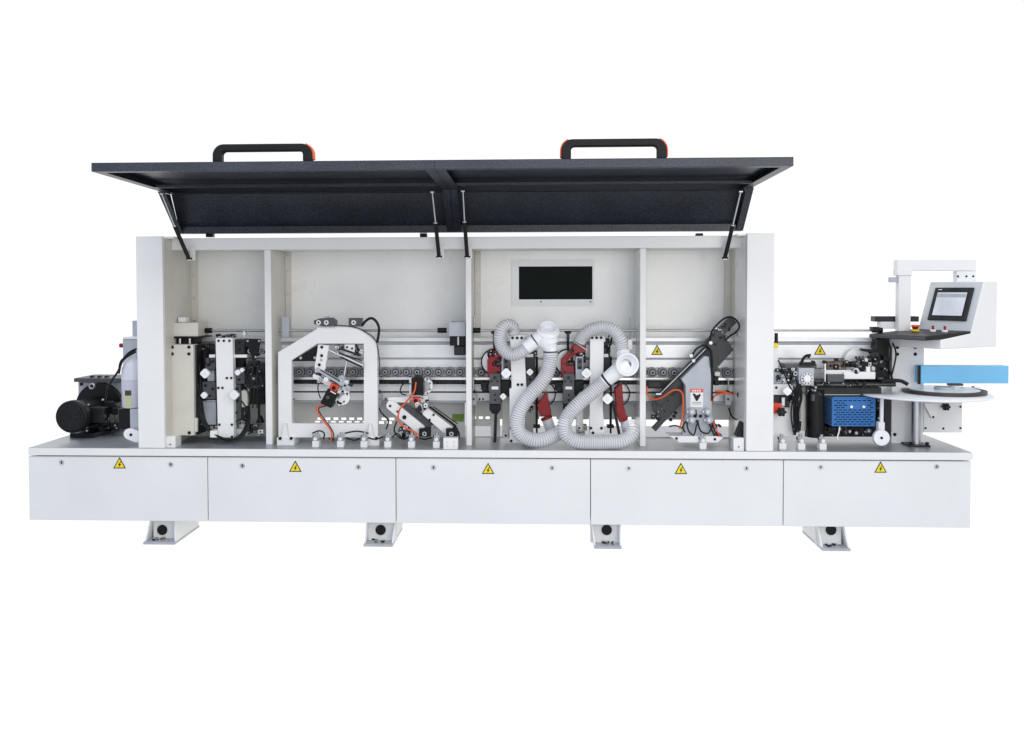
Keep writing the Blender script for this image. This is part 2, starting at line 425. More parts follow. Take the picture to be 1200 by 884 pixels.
# ------------------------------------------------------------------ pressure beam, rollers, shaft
BD = .36; BX0 = U(232, 420, BD).x; BX1 = U(1042, 420, BD).x
g = MB()
def strip(y0, y1, d0, d1, m, x0=None, x1=None): g.box((x0 or BX0, d0, zz(600, y1, d0)), (x1 or BX1, d1, zz(600, y0, d0)), m)
strip(396.0, 400.5, BD-.01, BD+.09, ALU); strip(400.8, 403.6, BD+.004, BD+.08, MGREY); strip(404, 419.5, BD, BD+.09, ALU)
strip(419.8, 421.4, BD+.006, BD+.08, MGREY); strip(421.6, 431, BD, BD+.09, ALU)
strip(431.2, 444.5, BD+.012, BD+.09, ALU)
beam = g.build('pressure_beam', M, .0012)
tri(770, 410, 13.5, BD-.001, beam); tri(961, 409.5, 14, BD-.001, beam)
g = MB(); XB1 = U(905, 440, BD).x
strip(442.6, 445.6, BD-.045, BD+.02, CHROME, BX0, XB1); g.build('roller_track', M, .001)
g = MB(); strip(446, 449.5, BD-.04, BD+.03, BLACK, BX0, XB1)
x = BX0
while x < XB1: g.box((x, BD-.046, zz(600, 449.5, BD-.04)), (x+.014, BD-.0405, zz(600, 446.4, BD-.04)), DARK); x += .026
g.build('feed_chain', M, 0)
g = MB(); strip(450.5, 459, BD-.01, BD+.06, ALU, BX0, XB1); strip(459.3, 460.6, BD, BD+.05, GREY, BX0, XB1); strip(460.9, 470, BD-.01, BD+.06, ALU, BX0, XB1); strip(470.4, 472.4, BD-.02, BD+.05, MGREY, BX0, XB1)
for x_ in (344,452,457,562,566,700,706,862): g.C(x_, 468, 1.2, BD-.016, BD, BLACK, 10)
g.build('lower_guide_beam', M, .0012)
# roller prototype
rd = BD-.035
g = MB(); rr = S(5.85, rd)
g.cyl((0,-.012,0), (0,.028,0), rr, ROLLM, 28); g.cyl((0,-.014,0), (0,-.012,0), rr*.70, DARK, 24); g.cyl((0,-.016,0), (0,-.014,0), rr*.62, GREY, 24); g.cyl((0,-.020,0), (0,-.016,0), rr*.45, MGREY, 20); g.cyl((0,-.022,0), (0,-.020,0), rr*.26, BLACK, 14)
proto = g.build('pressure_roller', M, .001)
xs = [351.3+12.52*i for i in range(-7, 42)]
for i, x in enumerate(xs):
    o = proto if i == 0 else proto.copy()
    if i: col.objects.link(o); o.parent = M
    p = U(x, 436.4, rd); o.location = (p.x, rd, zz(600, 436.4, rd))
# adjusting shaft
g = MB(); sz = zz(600, 387.3, .28); xa = U(243, 387, .28).x; xb = U(1026, 385, .28).x
g.cyl((xa, .28, sz), (xb, .28, sz), S(1.5, .28), STEEL, 16)
sh = g.build('adjusting_shaft', M, 0)
for x0, x1 in ((238.5,248.5), (513,523.5), (553,563), (1022,1034)):
    g = MB(); a = U(x0, 387, .28).x; c = U(x1, 387, .28).x
    g.cyl((a, .28, sz), (c, .28, sz), S(3.1, .28), BLACK, 16); g.cyl((a-.004, .28, sz), (a, .28, sz), S(2.4, .28), STEEL, 16); g.build('shaft_coupling', sh, .002)

def bar_rod(g, x0, y0, d0, x1, y1, d1, r, m, seg=12): g.cyl(U(x0,y0,d0), U(x1,y1,d1), S(r, d0), m, seg)

# lifting gearboxes
g = MB(); g.B(202.5,378.5,232,394.5, .16,.34, CREAM); g.B(208.5,372,217.5,378, .20,.26, WHITE); g.B(202.5,394.8,236,396.6,.15,.34,BLACK)
gb = g.build('lift_gearbox', M, .003)
g = MB(); g.B(207,396.8,228,404, .18,.30, BLACK)
for x in (211,222.5): bar_rod(g, x, 396.8, .165, x, 403, .165, 1.6, STEEL)
g.build('lead_screw', gb, 0)
g = MB(); g.B(196,404,227,510.5, .12,.20, CREAM); g.B(227.2,404.5,231,510, .15,.30, DARK)
g.bolts([(201.5,407),(221,407),(201.5,415),(221,415),(199.5,507.5),(221.5,507.5)], .12, r=2)
po = g.build('lift_post', M, .003)
g = MB(); g.B(193.5,511.5,205.5,524, .03,.12, WHITE, True); g.bolts([(199,521)], .03, BLACK, .8); g.build('mounting_block', M, .002)
g = MB(); g.B(194.5,489,199,510, .25,.35, STEEL); bar_rod(g, 229.5,490,.14,229.5,506,.14,2.6,CREAM); g.build('post_clamp', po, .002)
g = MB(); g.B(525.8,377.5,545.5,394.3, .20,.36, MGREY); g.B(527,394.6,545,405.5, .22,.36, BLACK); g.B(532,405.8,545,416.5,.24,.36, DARK); bar_rod(g,537,394.5,.21,537,405,.21,1.5,STEEL)
g.build('lift_gearbox', M, .003)
g = MB(); bar_rod(g, 556,370,.3,556,396,.3, .8, STEEL); g.build('guide_rod', M, 0)
g = MB(); bar_rod(g, 738.5,372,.3,738.5,420,.3,.8,STEEL); g.B(736,398,741,410,.29,.32,STEEL); g.build('guide_rod', M, 0)
g = MB(); g.B(330,370.6,338.5,396, .27,.31, MGREY); g.build('side_sensor', M, .003)

# ------------------------------------------------------------------ helpers for unit details
def knob(parent, x, y, r, d, name='adjusting_knob'):
    g = MB(); c = U(x, y, d); rr = S(r, d)
    n = 8; vs = []
    pts = []
    for i in range(32):
        a = 2*math.pi*i/32; q = rr*(1+.10*math.cos(4*a)); pts.append((c.x+q*math.cos(a), c.z+q*math.sin(a)))
    g.prism(pts, d-.022, d, PVC); g.cyl((c.x, d, c.z), (c.x, d+.06, c.z), rr*.3, STEEL, 10); g.cyl((c.x, d-.024, c.z), (c.x, d-.022, c.z), rr*.35, LABW, 12)
    g.build(name, parent, .003)
def star(parent, x, y, r, d):
    g = MB(); c = U(x, y, d); rr = S(r, d); pts = []
    for i in range(48):
        a = 2*math.pi*i/48; q = rr*(1+.15*math.cos(6*a)); pts.append((c.x+q*math.cos(a), c.z+q*math.sin(a)))
    g.prism(pts, d-.03, d, BLACK); g.cyl((c.x, d-.036, c.z), (c.x, d-.03, c.z), rr*.4, DARK, 16); g.cyl((c.x, d, c.z), (c.x, d+.08, c.z), rr*.35, STEEL, 10)
    g.build('star_knob', parent, .004)
def clutter(parent, x0, y0, x1, y1, d0, d1, n, mats, name, seed, smin=2.5, smax=9):
    """packed small fittings: blocks, cap screws, nipples"""
    rnd = random.Random(seed); g = MB()
    for i in range(n):
        w = rnd.uniform(smin, smax); h = rnd.uniform(smin, smax); x = rnd.uniform(x0, max(x0+.1, x1-w)); y = rnd.uniform(y0, max(y0+.1, y1-h))
        d = rnd.uniform(d0, d1); m = rnd.choice(mats)
        k = rnd.random()
        if k < .5: g.B(x, y, x+w, y+h, d, d+.06, m); g.C(x+w*.5, y+h*.5, min(w, h)*.22, d-.004, d+.002, rnd.choice([BLACK, STEEL]), 10)
        elif k < .8: g.C(x+w/2, y+h/2, min(w, h)*.5, d, d+.05, m, 16); g.C(x+w/2, y+h/2, min(w, h)*.25, d-.006, d, rnd.choice([BLACK, STEEL, MGREY]), 12)
        else: bar_rod(g, x, y+h/2, d, x+w, y+h/2, d, min(w, h)*.25, m)
    return g.build(name, parent, .0012)
def cable(parent, pts, r, m, name='cable'):
    g = MB(); g.T(pts, r, m, 8); return g.build(name, parent, 0)

# ------------------------------------------------------------------ bay 1: end trimming unit
g = MB(); g.P([(252.5,396.5),(272.3,396.5),(273.5,452),(274,513),(256,513),(255,499),(254,458)], .14, .19, WHITE)
g.bolts([(255.8,399.6),(262,399.6),(268.6,399.6),(265.6,443.3),(270.8,443.3),(255.6,454.8),(260.4,454.8),(256.8,498),(271.5,498),(271.7,512)], .14)
u1 = g.build('end_trimming_unit', M, .002)
g = MB(); g.B(245,415.8,252,419.3,.17,.20,WHITE); g.B(273.6,415.8,289,419.3,.17,.20,WHITE); g.build('cross_arm', u1, .001)
g = MB(); g.B(240,419.8,252,433.5,.19,.26,GREY); g.B(237,447.5,252.5,468,.19,.26,GREY); g.B(243,434,251,447,.21,.27,MGREY); g.bolts([(244,428),(249,424),(240.5,452),(249,456),(245,464)],.19,BLACK,1.6); g.B(237,408,245,432,.24,.30,BLACK); g.B(232.5,432,240,470,.24,.3,DARK); g.build('trimming_head', u1, .002)
g = MB(); g.B(237,470,253,498,.21,.30,MGREY); g.B(237,468.8,253,470.4,.2,.30,STEEL); g.build('motor_housing', u1, .002)
g = MB(); g.B(274.8,398,286,416,.18,.26,DARK); g.B(276,431,286.5,450,.18,.26,GREY); g.B(274.3,450.5,282,492,.19,.26,GREY); g.B(283,458,290,477.5,.20,.26,CREAM); g.B(275,419.5,285,431,.22,.28,BLACK); g.bolts([(280,402),(280,410),(280,445),(277,456),(278,470),(276,484)],.18,BLACK,1.5); g.build('trimming_head', u1, .002)
knob(u1, 241.5,437.6,5.2,.14); knob(u1,240.4,463,3.6,.14); knob(u1,279.6,436.4,3.2,.13); knob(u1,284.6,433.6,2.4,.13); knob(u1,275.6,462.6,5.2,.11)
clutter(u1, 231,402,252,418,.24,.28,7,[BLACK,DARK,GREY],'hose_fittings',1)
clutter(u1, 274,478,290,500,.22,.26,8,[BLACK,DARK,STEEL,CREAM],'valve_fittings',2)
clutter(u1, 230,425,238,470,.2,.24,8,[BLACK,DARK,STEEL],'limit_switch',3,2,5)
for k, off in enumerate((0, 2.2, -1.8)):
    cable(u1, [(231+off,423,.2),(235+off,475,.16),(242+off,500,.12),(262,514.5+off*.4,.1),(280-off,513,.12),(290-off,498,.16),(290-off,476,.2)], 1.1, BLACK, 'air_line')
cable(u1, [(252,406,.2),(245,403,.2),(240,412,.2),(241,428,.18)], .9, BLACK, 'air_line'); cable(u1, [(252,412,.2),(248,409,.2),(246,416,.2),(246,428,.18)], .9, BLACK, 'air_line')
cable(u1, [(283,470,.17),(289,480,.15),(286,490,.16),(277,494,.18)], .9, BLACK, 'air_line')
g = MB(); g.B(246,505,254,513,.10,.18,WHITE); g.build('foot_block', u1, .002)
g = MB(); g.B(275,497,291,503,.22,.28,STEEL); g.B(275,502.9,289,509,.2,.28,CREAM); g.build('base_clamp', u1, .002)

g = MB(); g.P([(287,397.5),(305,397.5),(304,404),(299,422),(296,422)], .18,.20, BLACK); g.bolts([(290,399.8),(303.5,399.8),(299.4,418.7)], .18, STEEL, 1.3)
u2 = g.build('cutting_saw_unit', M, .001)
g = MB(); g.C(300,448,12,.20,.34,BLACK,28); g.C(300,448,9,.19,.20,DARK,28); g.C(300,448,3,.18,.19,BLACK,16); g.B(290,426,309.5,444,.22,.34,DARK); g.B(291,452,309.5,474,.23,.34,BLACK); g.build('saw_motor', u2, .003)
clutter(u2, 289,425,310,474,.17,.2,16,[BLACK,DARK,GREY,BLACK],'motor_fittings',5)
g = MB(); bar_rod(g, 303.5,474,.22,303.5,494,.22,1.4,BLACK); g.P([(303,488),(304.5,488),(308,496),(299.5,496)],.20,.24,BLACK); g.build('support_leg', u2, .001)
clutter(u2, 289,496,309,514,.2,.32,10,[STEEL,CREAM,WHITE,DARK],'base_fittings',6)
g = MB(); bar_rod(g, 286,396,.26,286,388,.26,1.2,CHROME); g.C(286,391.5,2.4,.24,.27,CHROME,14); g.build('height_stop', u2, .001)
clutter(u1, 252,391,280,397,.2,.26,14,[BLACK,DARK,STEEL],'top_fittings',65,2,5)

clutter(u1, 229,440,238,500,.2,.26,14,[BLACK,DARK,BLACK,STEEL],'hose_fittings',81,2,6)
clutter(u1, 282,430,291,470,.2,.26,10,[BLACK,DARK,BLACK,STEEL],'hose_fittings',82,2,6)
clutter(u2, 288,405,310,470,.2,.24,26,[BLACK,DARK,BLACK,BLACK,STEEL],'motor_fittings',83,3,9)
for q in range(3): cable(u2, [(292+5*q,428,.16),(289+6*q,444,.15),(294+4*q,462,.15),(291+5*q,478,.16)], .8, BLACK)
clutter(u1, 232,497,300,514,.24,.32,26,[STEEL,CREAM,BLACK,DARK,WHITE],'base_fittings',84,3,9)
# ------------------------------------------------------------------ bay 2: gantry frame with corner milling unit
g = MB(); d0, d1 = .17, .215
of = [(326.2,513),(325.6,413),(371.5,385.5),(371.5,383.3),(412,383.3),(420,385.5),(429,391),(441.8,402),(443,513)]
inn = [(341.7,496.5),(341.7,422.5),(371.8,403),(426.3,403),(426.3,496.5)]
o_ = [U(x, y, d0) for x, y in of]; i_ = [U(x, y, d0) for x, y in inn]
# frame as a ring: split into quads between outer and inner outline
def ringprism(g, outer, inner, pairs, y0, y1, m):
    for quad in pairs: g.prism([(p.x, p.z) for p in quad], y0, y1, m)
zbot = o_[0].z
def V(x, z): return Vector((x, 0, z))
full = [(p.x, p.z) for p in o_]; hole = [(p.x, p.z) for p in i_]
bm = bmesh.new()
def loop(pts, y): return [bm.verts.new((x, y, z)) for x, z in pts]
def ring_mesh(full, hole, y0, y1, m, name, parent, bev=.003):
    bm = bmesh.new(); rings = []
    for y in (y0, y1):
        A = [bm.verts.new((x, y, z)) for x, z in full]; H = [bm.verts.new((x, y, z)) for x, z in hole]; rings.append((A, H))
        es = [bm.edges.new((A[i], A[(i+1)%len(A)])) for i in range(len(A))]+[bm.edges.new((H[i], H[(i+1)%len(H)])) for i in range(len(H))]
        bmesh.ops.triangle_fill(bm, use_beauty=True, use_dissolve=True, edges=es)
    for k in (0, 1):
        a, c = rings[0][k], rings[1][k]
        for i in range(len(a)): bm.faces.new((a[i], a[(i+1)%len(a)], c[(i+1)%len(a)], c[i]))
    bmesh.ops.recalc_face_normals(bm, faces=bm.faces)
    me = bpy.data.meshes.new(name); bm.to_mesh(me); bm.free(); me.materials.append(m)
    o = bpy.data.objects.new(name, me); col.objects.link(o); o.parent = parent
    if bev: q = o.modifiers.new('edge_softening', 'BEVEL'); q.width = bev; q.segments = 2; q.limit_method = 'ANGLE'; q.angle_limit = R(50)
    return o
gf = ring_mesh(full, hole, d0, d1, WHITE, 'gantry_frame', M)
for x in (325, 425):
    g = MB(); g.B(x-.5,513.2,x+19.5,517.5,.13,.26,WHITE,True); g.P([(x+8,497),(x+10,497),(x+13,513.4),(x+5,513.4)],.14,.169,WHITE)
    g.bolts([(x+3,514),(x+16,514)],.128,BLACK,1.9); g.build('frame_foot', gf, .001)
g = MB(); g.P([(367.5,376),(374,373.5),(388,372.5),(392.5,376),(392.5,382.5),(378,382.5),(368,380)],.15,.22,GREY); g.B(380,371,385,373,.17,.2,STEEL)
for x in (373.2, 382.3): g.C(x,378.2,2.8,.146,.15,LABW,18); g.C(x,378.2,1.2,.144,.146,BLACK,12)
g.build('rocker_valve', gf, .0015)
g = MB(); g.B(408.5,373,423.5,383,.16,.22,GREY); g.C(414.4,378.2,2.8,.156,.16,LABW,18); g.C(414.4,378.2,1.2,.154,.156,BLACK,12); g.build('rocker_valve', gf, .0015)
cable(gf, [(424,382,.17),(429,376,.17),(435,373,.17),(441,377,.17),(444.2,386,.17),(442,402,.17)], 1.6, BLACK, 'bundled_air_line')
cable(gf, [(376,382,.165),(395,381.5,.165),(415,383.5,.162),(428,389,.16),(441,401,.16),(445,430,.18)], .6, BLACK, 'air_line')
# milling unit inside the frame
g = MB(); g.P([(373,404),(385,405.5),(381,432),(378,437),(369.4,436.6),(368.6,431)], .13,.17, WHITE); g.bolts([(376.9,407),(376.7,417),(374,427.7)],.13,r=1.8); g.C(376.3,422,1.6,.127,.13,STEEL,14)
cm = g.build('corner_milling_unit', M, .002)
g = MB(); g.P([(342.9,422.6),(371.3,404.8),(371.3,423.5),(343.5,423.5)],.185,.20,BLACK); g.bolts([(352.3,419.7),(369,419.6)],.185,STEEL,1.8); g.build('bracket_plate', cm, .001)
g = MB(); g.bar(372,433,409,455,4.4,.12,.15,MGREY); g.bar(376,434,398,447,1.2,.117,.122,BLACK); g.bar(369,441,399,457,5.5,.15,.19,WHITE); g.C(382,445,3,.12,.15,WHITE,16); g.B(402,446,408,458,.14,.18,WHITE); g.bolts([(371,438.5),(401,459),(404,452)],.12,BLACK,1.3); g.build('swing_arm', cm, .0015)
g = MB(); bar_rod(g,381,408.5,.15,396.5,415.8,.15,1.0,CHROME); bar_rod(g,395,415,.15,426,429,.15,2.8,STEEL); g.bar(397,413.5,424,423,1.2,.13,.135,BLACK,0); g.bar(399,418.5,424,430.5,1.2,.13,.135,BLACK,0); g.C(396.5,415.8,3.2,.14,.16,STEEL,14); bar_rod(g,394,407,.16,423,417,.16,1.2,DARK); g.build('pneumatic_cylinder', cm, 0)
g = MB(); g.B(404,404,415.5,416,.17,.21,WHITE); g.bolts([(406.5,407),(412.5,408.5)],.17,BLACK,1.2); g.bar(417,405,421,413,2,.18,.2,BLACK); bar_rod(g,406.5,423,.18,402.8,443,.18,1.2,CHROME); g.build('guide_block', cm, .001)
g = MB(); g.P([(388,449),(396.5,453),(393,459.5),(385.5,456)],.11,.16,ORED); g.C(391,454.8,2.4,.106,.11,BLACK,16); g.build('red_clamp', cm, .001)
g = MB(); g.P([(384,455.5),(395.5,462.5),(387.5,478.5),(375,472.5)],.09,.17,BLACK); g.C(384,466,2.3,.086,.09,GREY,16); g.bar(387,458.5,393.5,462,1.4,.085,.09,LABW,0); g.build('spindle_motor', cm, .003)
g = MB(); g.C(401,466,9,.13,.16,PVC,28,inner=6); g.C(401,466,4.5,.14,.17,STEEL,20); g.P([(394,470),(409,458),(406,470),(397,476)],.13,.16,WHITE); g.bolts([(402,459),(396,472),(403,471)],.13,BLACK,1); g.C(400,444,4,.14,.17,MGREY,16); g.build('cutter_guard', cm, .001)
cable(cm, [(379,474,.12),(374,475.5,.12),(370.6,478,.12),(374,487,.11),(383,498,.11),(388.5,507,.1),(388,517,.1)], 1.0, ORANGE, 'orange_cable')
cable(cm, [(382,476,.13),(377,477,.13),(373,480,.13),(378,489,.12),(386,499,.12),(391,509,.11),(389,517,.1)], .7, BLACK)
cable(cm, [(374,447,.16),(372.5,456,.16),(375.5,467,.15)], .7, BLACK)

clutter(cm, 392,404,402,412,.15,.2,6,[STEEL,WHITE,BLACK],'cylinder_fittings',61,2,5)
clutter(cm, 409,409,425,419,.17,.2,10,[BLACK,DARK,STEEL,WHITE],'cylinder_fittings',62,2,5)
clutter(cm, 371,438,384,449,.13,.16,9,[WHITE,STEEL,WHITE,BLACK],'bracket_fittings',63,2,5)
clutter(cm, 396,444,412,458,.12,.15,12,[WHITE,STEEL,WHITE,DARK],'bracket_fittings',64,2,5)
# ------------------------------------------------------------------ deck air valves
def valve(x, first=[None]):
    if first[0] is None:
        g = MB(); k = S(1, .08)
        g.box((-4*k, -.02, 0), (4*k, .03, 7.5*k), WHITE); g.box((-3.4*k, .0, 7.5*k), (3.4*k, .028, 14*k), MGREY)
        o = g.build('air_valve', M, .002)
        q = MB(); q.cyl((0, -.018, 10*k), (0, 0, 10*k), 3.3*k, STEEL, 18); q.cyl((0, -.024, 10*k), (0, -.018, 10*k), 2.1*k, LABW, 16); q.cyl((0,.014,14*k),(0,.014,17*k),2*k,STEEL,12)
        q.box((-4.4*k, .004, 11*k), (-3.4*k, .02, 14*k), BLACK); h = q.build('valve_dial', o, .001)
        first[0] = (o, h); c = o
    else:
        o, h = first[0]; c = o.copy(); col.objects.link(c); c.parent = M; hc = h.copy(); col.objects.link(hc); hc.parent = c
    p = U(x, 515, .08); c.location = (p.x, .08, DECK+.0015)
for x in (370.5,399.5,427,454.8,482.5,511.7,823.3,916.5,938.5,963.5): valve(x)
for pts in ([(366,508,.13),(374,505,.13),(380,508,.12),(379,515,.1)], [(392,516,.12),(385,514,.12)], [(404,508,.14),(418,505.5,.14),(432,508,.14)], [(405,513,.13),(415,516,.12),(422,514,.12)], [(431,513,.13),(440,515,.13),(449,512,.13)],
            [(459,513,.13),(466,508,.14),(472,515,.12),(478,513,.12)], [(488,512,.13),(497,515,.13),(506,513,.13)], [(443,476,.26),(447,484,.26),(455,493,.24),(452.5,503,.2)]):
    cable(M, pts, .9, BLACK, 'deck_air_line')
g = MB(); g.B(519.5,513.5,536.5,526,.025,.08,WHITE,True); g.bolts([(524,518),(524,523),(532,518),(532,523)],.025,STEEL,.5); g.build('junction_box', M, .002)
g = MB(); g.B(859.5,513.5,872,527,.02,.10,WHITE,True); g.bolts([(866,524)],.02,BLACK,.8); g.build('mounting_block', M, .002)
g = MB(); g.P([(863,512),(870,495),(873,497),(873,513)],.06,.14,BLACK); g.build('corner_bracket', M, .002)

# ------------------------------------------------------------------ bay 2b: profile trimming arms
g = MB(); g.bar(458.3,475.4,492,503,11.5,.14,.17,WHITE); g.bolts([(457,476),(466,482.6)],.14,r=1.5); g.C(473.8,489.3,2.5,.134,.14,BLACK,16)
ct = g.build('contour_trimming_unit', M, .002)
g = MB(); g.P([(462,472.5),(467,470),(488,480),(507,497),(504,503),(494,500),(478,486)],.175,.20,GREY); g.build('arm_cover', ct, .002)
g = MB(); g.P([(455,466),(480,465),(480,472),(468,472),(455,471)],.17,.20,WHITE); g.build('upper_arm', ct, .002)
g = MB(); g.P([(494,485),(500,478),(534,504),(531,510),(520,508)],.14,.18,WHITE); g.bolts([(497.7,479.5),(508,486.5),(493.8,485.5),(503.3,492.3)],.137,r=1.4); g.build('swing_arm', ct, .002)
g = MB(); g.bar(504,477.5,534,500,2,.16,.18,BLACK); g.bar(508,477,536,497,1,.17,.18,BLACK); g.build('shock_rod', ct, 0)
for x0 in (491, 522.6): g = MB(); g.B(x0,502.8,x0+13.2,512,.09,.15,BLACK); g.C(x0+6.3,508.8,2.8,.086,.09,STEEL,16); g.C(x0+6.3,508.8,1.3,.083,.086,BLACK,12); g.build('pivot_clamp', ct, .002)
g = MB(); g.C(497.5,453,9.5,.17,.21,PVC,32,inner=6.5); g.C(499,453,6.3,.18,.2,STEEL,24); g.bolts([(500.5,445),(503.8,449.5),(504,456.5),(501,461)],.17,BLACK,.9); g.B(479.5,443.5,484,462,.14,.2,WHITE); g.build('cutter_guard', ct, .001)
g = MB(); g.B(482,443.3,496,463.5,.11,.19,BLACK); g.C(489.5,443.5,4.5,.12,.18,DARK,16); g.bar(493.5,445,493.5,462,1.1,.105,.11,DARK,0); g.build('spindle_motor', ct, .003)
g = MB(); g.B(483,466,491.5,473.3,.12,.17,ORED); g.C(487,470,2.3,.115,.12,BLACK,16); g.build('red_clamp', ct, .001)
g = MB(); g.B(493,464,501,472,.15,.19,WHITE); g.P([(487,474),(494,474),(496,482),(488,480)],.13,.17,WHITE); g.P([(486,480),(493,475),(495,481),(490,485)],.12,.15,DARK); g.bolts([(495,467),(499,471),(490,477)],.13,BLACK,.9); g.build('fork_block', ct, .001)
cable(ct, [(487.5,448,.10),(485,460,.09),(476,471,.09),(468,481,.09),(467.2,493,.09),(474,501,.09),(486,507,.08),(490.6,513,.08)], 1.0, ORANGE, 'orange_cable')
cable(ct, [(481,450,.14),(473,450,.14),(469,457,.14),(471,462,.14),(476,463,.14)], .8, BLACK); cable(ct, [(465,494,.14),(462,505,.13),(470,514,.11),(480,512,.12)], .9, BLACK); cable(ct, [(532,500,.16),(538,508,.13),(537,516,.12)], 1, BLACK)
clutter(ct, 466,497,482,514,.17,.22,12,[BLACK,DARK,STEEL,MGREY,WHITE],'valve_fittings',11,2,6)
clutter(ct, 486,464,503,484,.11,.15,14,[WHITE,STEEL,WHITE,BLACK],'bracket_fittings',66,2,5)
clutter(ct, 505,498,520,506,.16,.2,6,[WHITE,STEEL,BLACK],'bracket_fittings',67,2,5)
for x in (443.5, 555, 853.5):
    g = MB(); bar_rod(g,x,444,.28,x,461,.28,1.0,STEEL); g.B(x-3.6,461,x+3.6,475,.25,.29,MGREY); g.C(x,460,2.2,.26,.3,BLACK,12); g.bolts([(x,468)],.25,BLACK,1.2); g.build('stop_cylinder', M, .002)

# ------------------------------------------------------------------ bay 3: two fine trimming units with red dust chutes
def fine_unit(o, v):
    """o: sideways offset in photo px of this unit; v: which"""
    t = .14
    if v == 0: plate = [(597.5,393),(614.5,393),(614.5,410),(617,455),(614,519),(597,519),(597,456),(599.6,455)]
    else: plate = [(604.6,393.6),(620.6,393.6),(620.6,404),(619.4,480),(622,509),(603.8,509),(604.2,456)]
    g = MB(); g.P([(x+o, y) for x, y in plate], t, t+.05, WHITE)
    bl = [(600.6,396.2),(606,396.2),(611.3,396.2),(607,451),(611.5,451),(598.6,502),(599,517)] if v == 0 else [(607,396),(612.2,396),(617.5,396),(605.5,502),(618,502),(608,507.5),(594,507.5)]
    g.bolts([(x+o, y) for x, y in bl if v == 0 or x > 600], t, r=1.7)
    u = g.build('fine_trimming_unit', M, .002)
    o2 = o if v == 0 else 86.5
    g = MB(); g.C(579+o2, 424.5, 15.6, .29, .30, BLACK, 40, inner=14.2); g.C(579+o2, 424.5, 14.0, .295, .31, ALU, 40); g.build('dust_guard_ring', u, 0)
    g = MB(); g.P([(x+o2, y) for x, y in ((581,410),(586.5,411),(587,417),(577,425.5),(577,429),(586.5,429),(586.5,437.5),(581,443),(571,442),(571,422))], .20,.26, RED); g.B(577.3+o2,425,586+o2,429,.215,.25,GREY); g.build('dust_hood', u, .003)
    g = MB(); g.B(573.5+o2,438,586.5+o2,473.5,.16,.25,GREY); g.B(576+o2,453.2,584+o2,456.6,.158,.16,LABW); g.C(579.8+o2,443,2,.156,.16,DARK,16); g.bolts([(576+o2,447),(583+o2,447),(580+o2,463),(580+o2,469)],.16,BLACK,1.1); g.build('trimming_motor', u, .003)
    g = MB(); g.P([(x+o2, y) for x, y in ((573.5,474),(586.5,474),(586.5,481),(583,486),(577,485),(573.5,481))],.165,.24,BLACK); g.bar(581+o2,484,579.8+o2,519,3.4,.12,.14,BLACK,0); g.build('support_strut', u, .002)
    g = MB(); bar_rod(g,579.2+o2,389,.26,579.2+o2,411,.26,1.4,BLACK); g.B(575.5+o2,389,583+o2,391.3,.24,.3,BLACK); g.B(577.5+o2,391,581+o2,398,.25,.28,DARK); g.build('height_spindle', u, .001)
    star(u, 568+o2, 455, 3.9, .2)
    g = MB(); g.P([(x+o2,y) for x,y in ((563,451),(572,449.5),(573,461),(566,460))],.22,.26,BLACK); g.build('chain_guide', u, .002)
    g = MB(); g.B(588+o2,418,597+o2,445,.18,.24,MGREY); g.B(590+o2,420,596+o2,433,.175,.18,GREY); g.B(587+o2,446,597.5+o2,464,.19,.26,BLACK); g.B(588.5+o2,465,597+o2,513,.24,.28,CREAM if v==0 else WHITE); g.bolts([(593+o2,424),(593+o2,431)],.174,BLACK,1.5); g.build('trimming_head', u, .002)
    kx = 593.3 if v == 0 else 600.8
    knob(u, kx+o2, 437.4, 5.4, .12)
    if v == 0: knob(u, 589.8+o2,464.5,3.4,.13); knob(u,621,436,3.6,.15)
    else: knob(u, 681,463,3.6,.14); knob(u,711.7,467.3,5.6,.09)
    rx = 0 if v == 0 else 88
    g = MB(); g.B(616+rx,408,627+rx,457,.19,.27,DARK); g.B(617+rx,440,626+rx,474,.18,.25,GREY); g.bolts([(621+rx,445),(621+rx,459),(621+rx,468),(620+rx,415)],.18,BLACK,1.5); g.B(614+rx,415,625+rx,418.8,.17,.19,WHITE); g.build('rear_head', u, .002)
    clutter(u, 613+rx,395,630+rx,420,.2,.27,14,[BLACK,DARK,GREY,BLACK,STEEL],'hose_fittings',20+v)
    clutter(u, 618+rx,444,630+rx,484,.2,.25,8,[BLACK,DARK,GREY,STEEL],'valve_fittings',22+v,2,6)
    clutter(u, 588+o2,496,603+o2,514,.2,.3,12,[WHITE,STEEL,DARK,CREAM],'base_fittings',24+v,2.5,7)
    clutter(u, 587+o2,406,597+o2,418,.22,.27,7,[BLACK,DARK,STEEL],'spindle_fittings',26+v,2,6)
    g = MB(); fx = 629 if v == 0 else 715.6
    bar_rod(g,fx,418,.22,fx,500,.22,1.5,BLACK); g.B(fx-4,499,fx+4,502,.19,.25,BLACK); bar_rod(g,fx,502,.22,fx,508,.22,1.2,DARK); g.build('foot_spindle', u, .001)
    if v == 1: g = MB(); g.bar(718,470,726,510,3.2,.12,.14,BLACK,0); g.build('support_strut', u, .001)
    g = MB()
    if v == 0: g.P([(629,475),(641,459),(643,470),(646.5,487),(634,489)],.18,.25,RED)
    else: g.P([(720.4,456),(729,449.4),(731,475.4),(735.4,492.7),(726,495.6),(722.3,483)],.18,.25,RED)
    ch = g.build('dust_chute', u, .004)
    g = MB(); a = U(640 if v == 0 else 730.5,489,.215); c = U(646.5 if v == 0 else 734,506,.215); g.cyl(a, c, S(6.4,.2) if v == 0 else S(4.8,.2), HOSE, 20, inner=S(5.2,.2) if v == 0 else S(4,.2)); g.cyl(a.lerp(c,-.02), a.lerp(c,.13), S(6.9,.2) if v == 0 else S(5.2,.2), RED, 20); g.build('hose_stub', ch, .001)
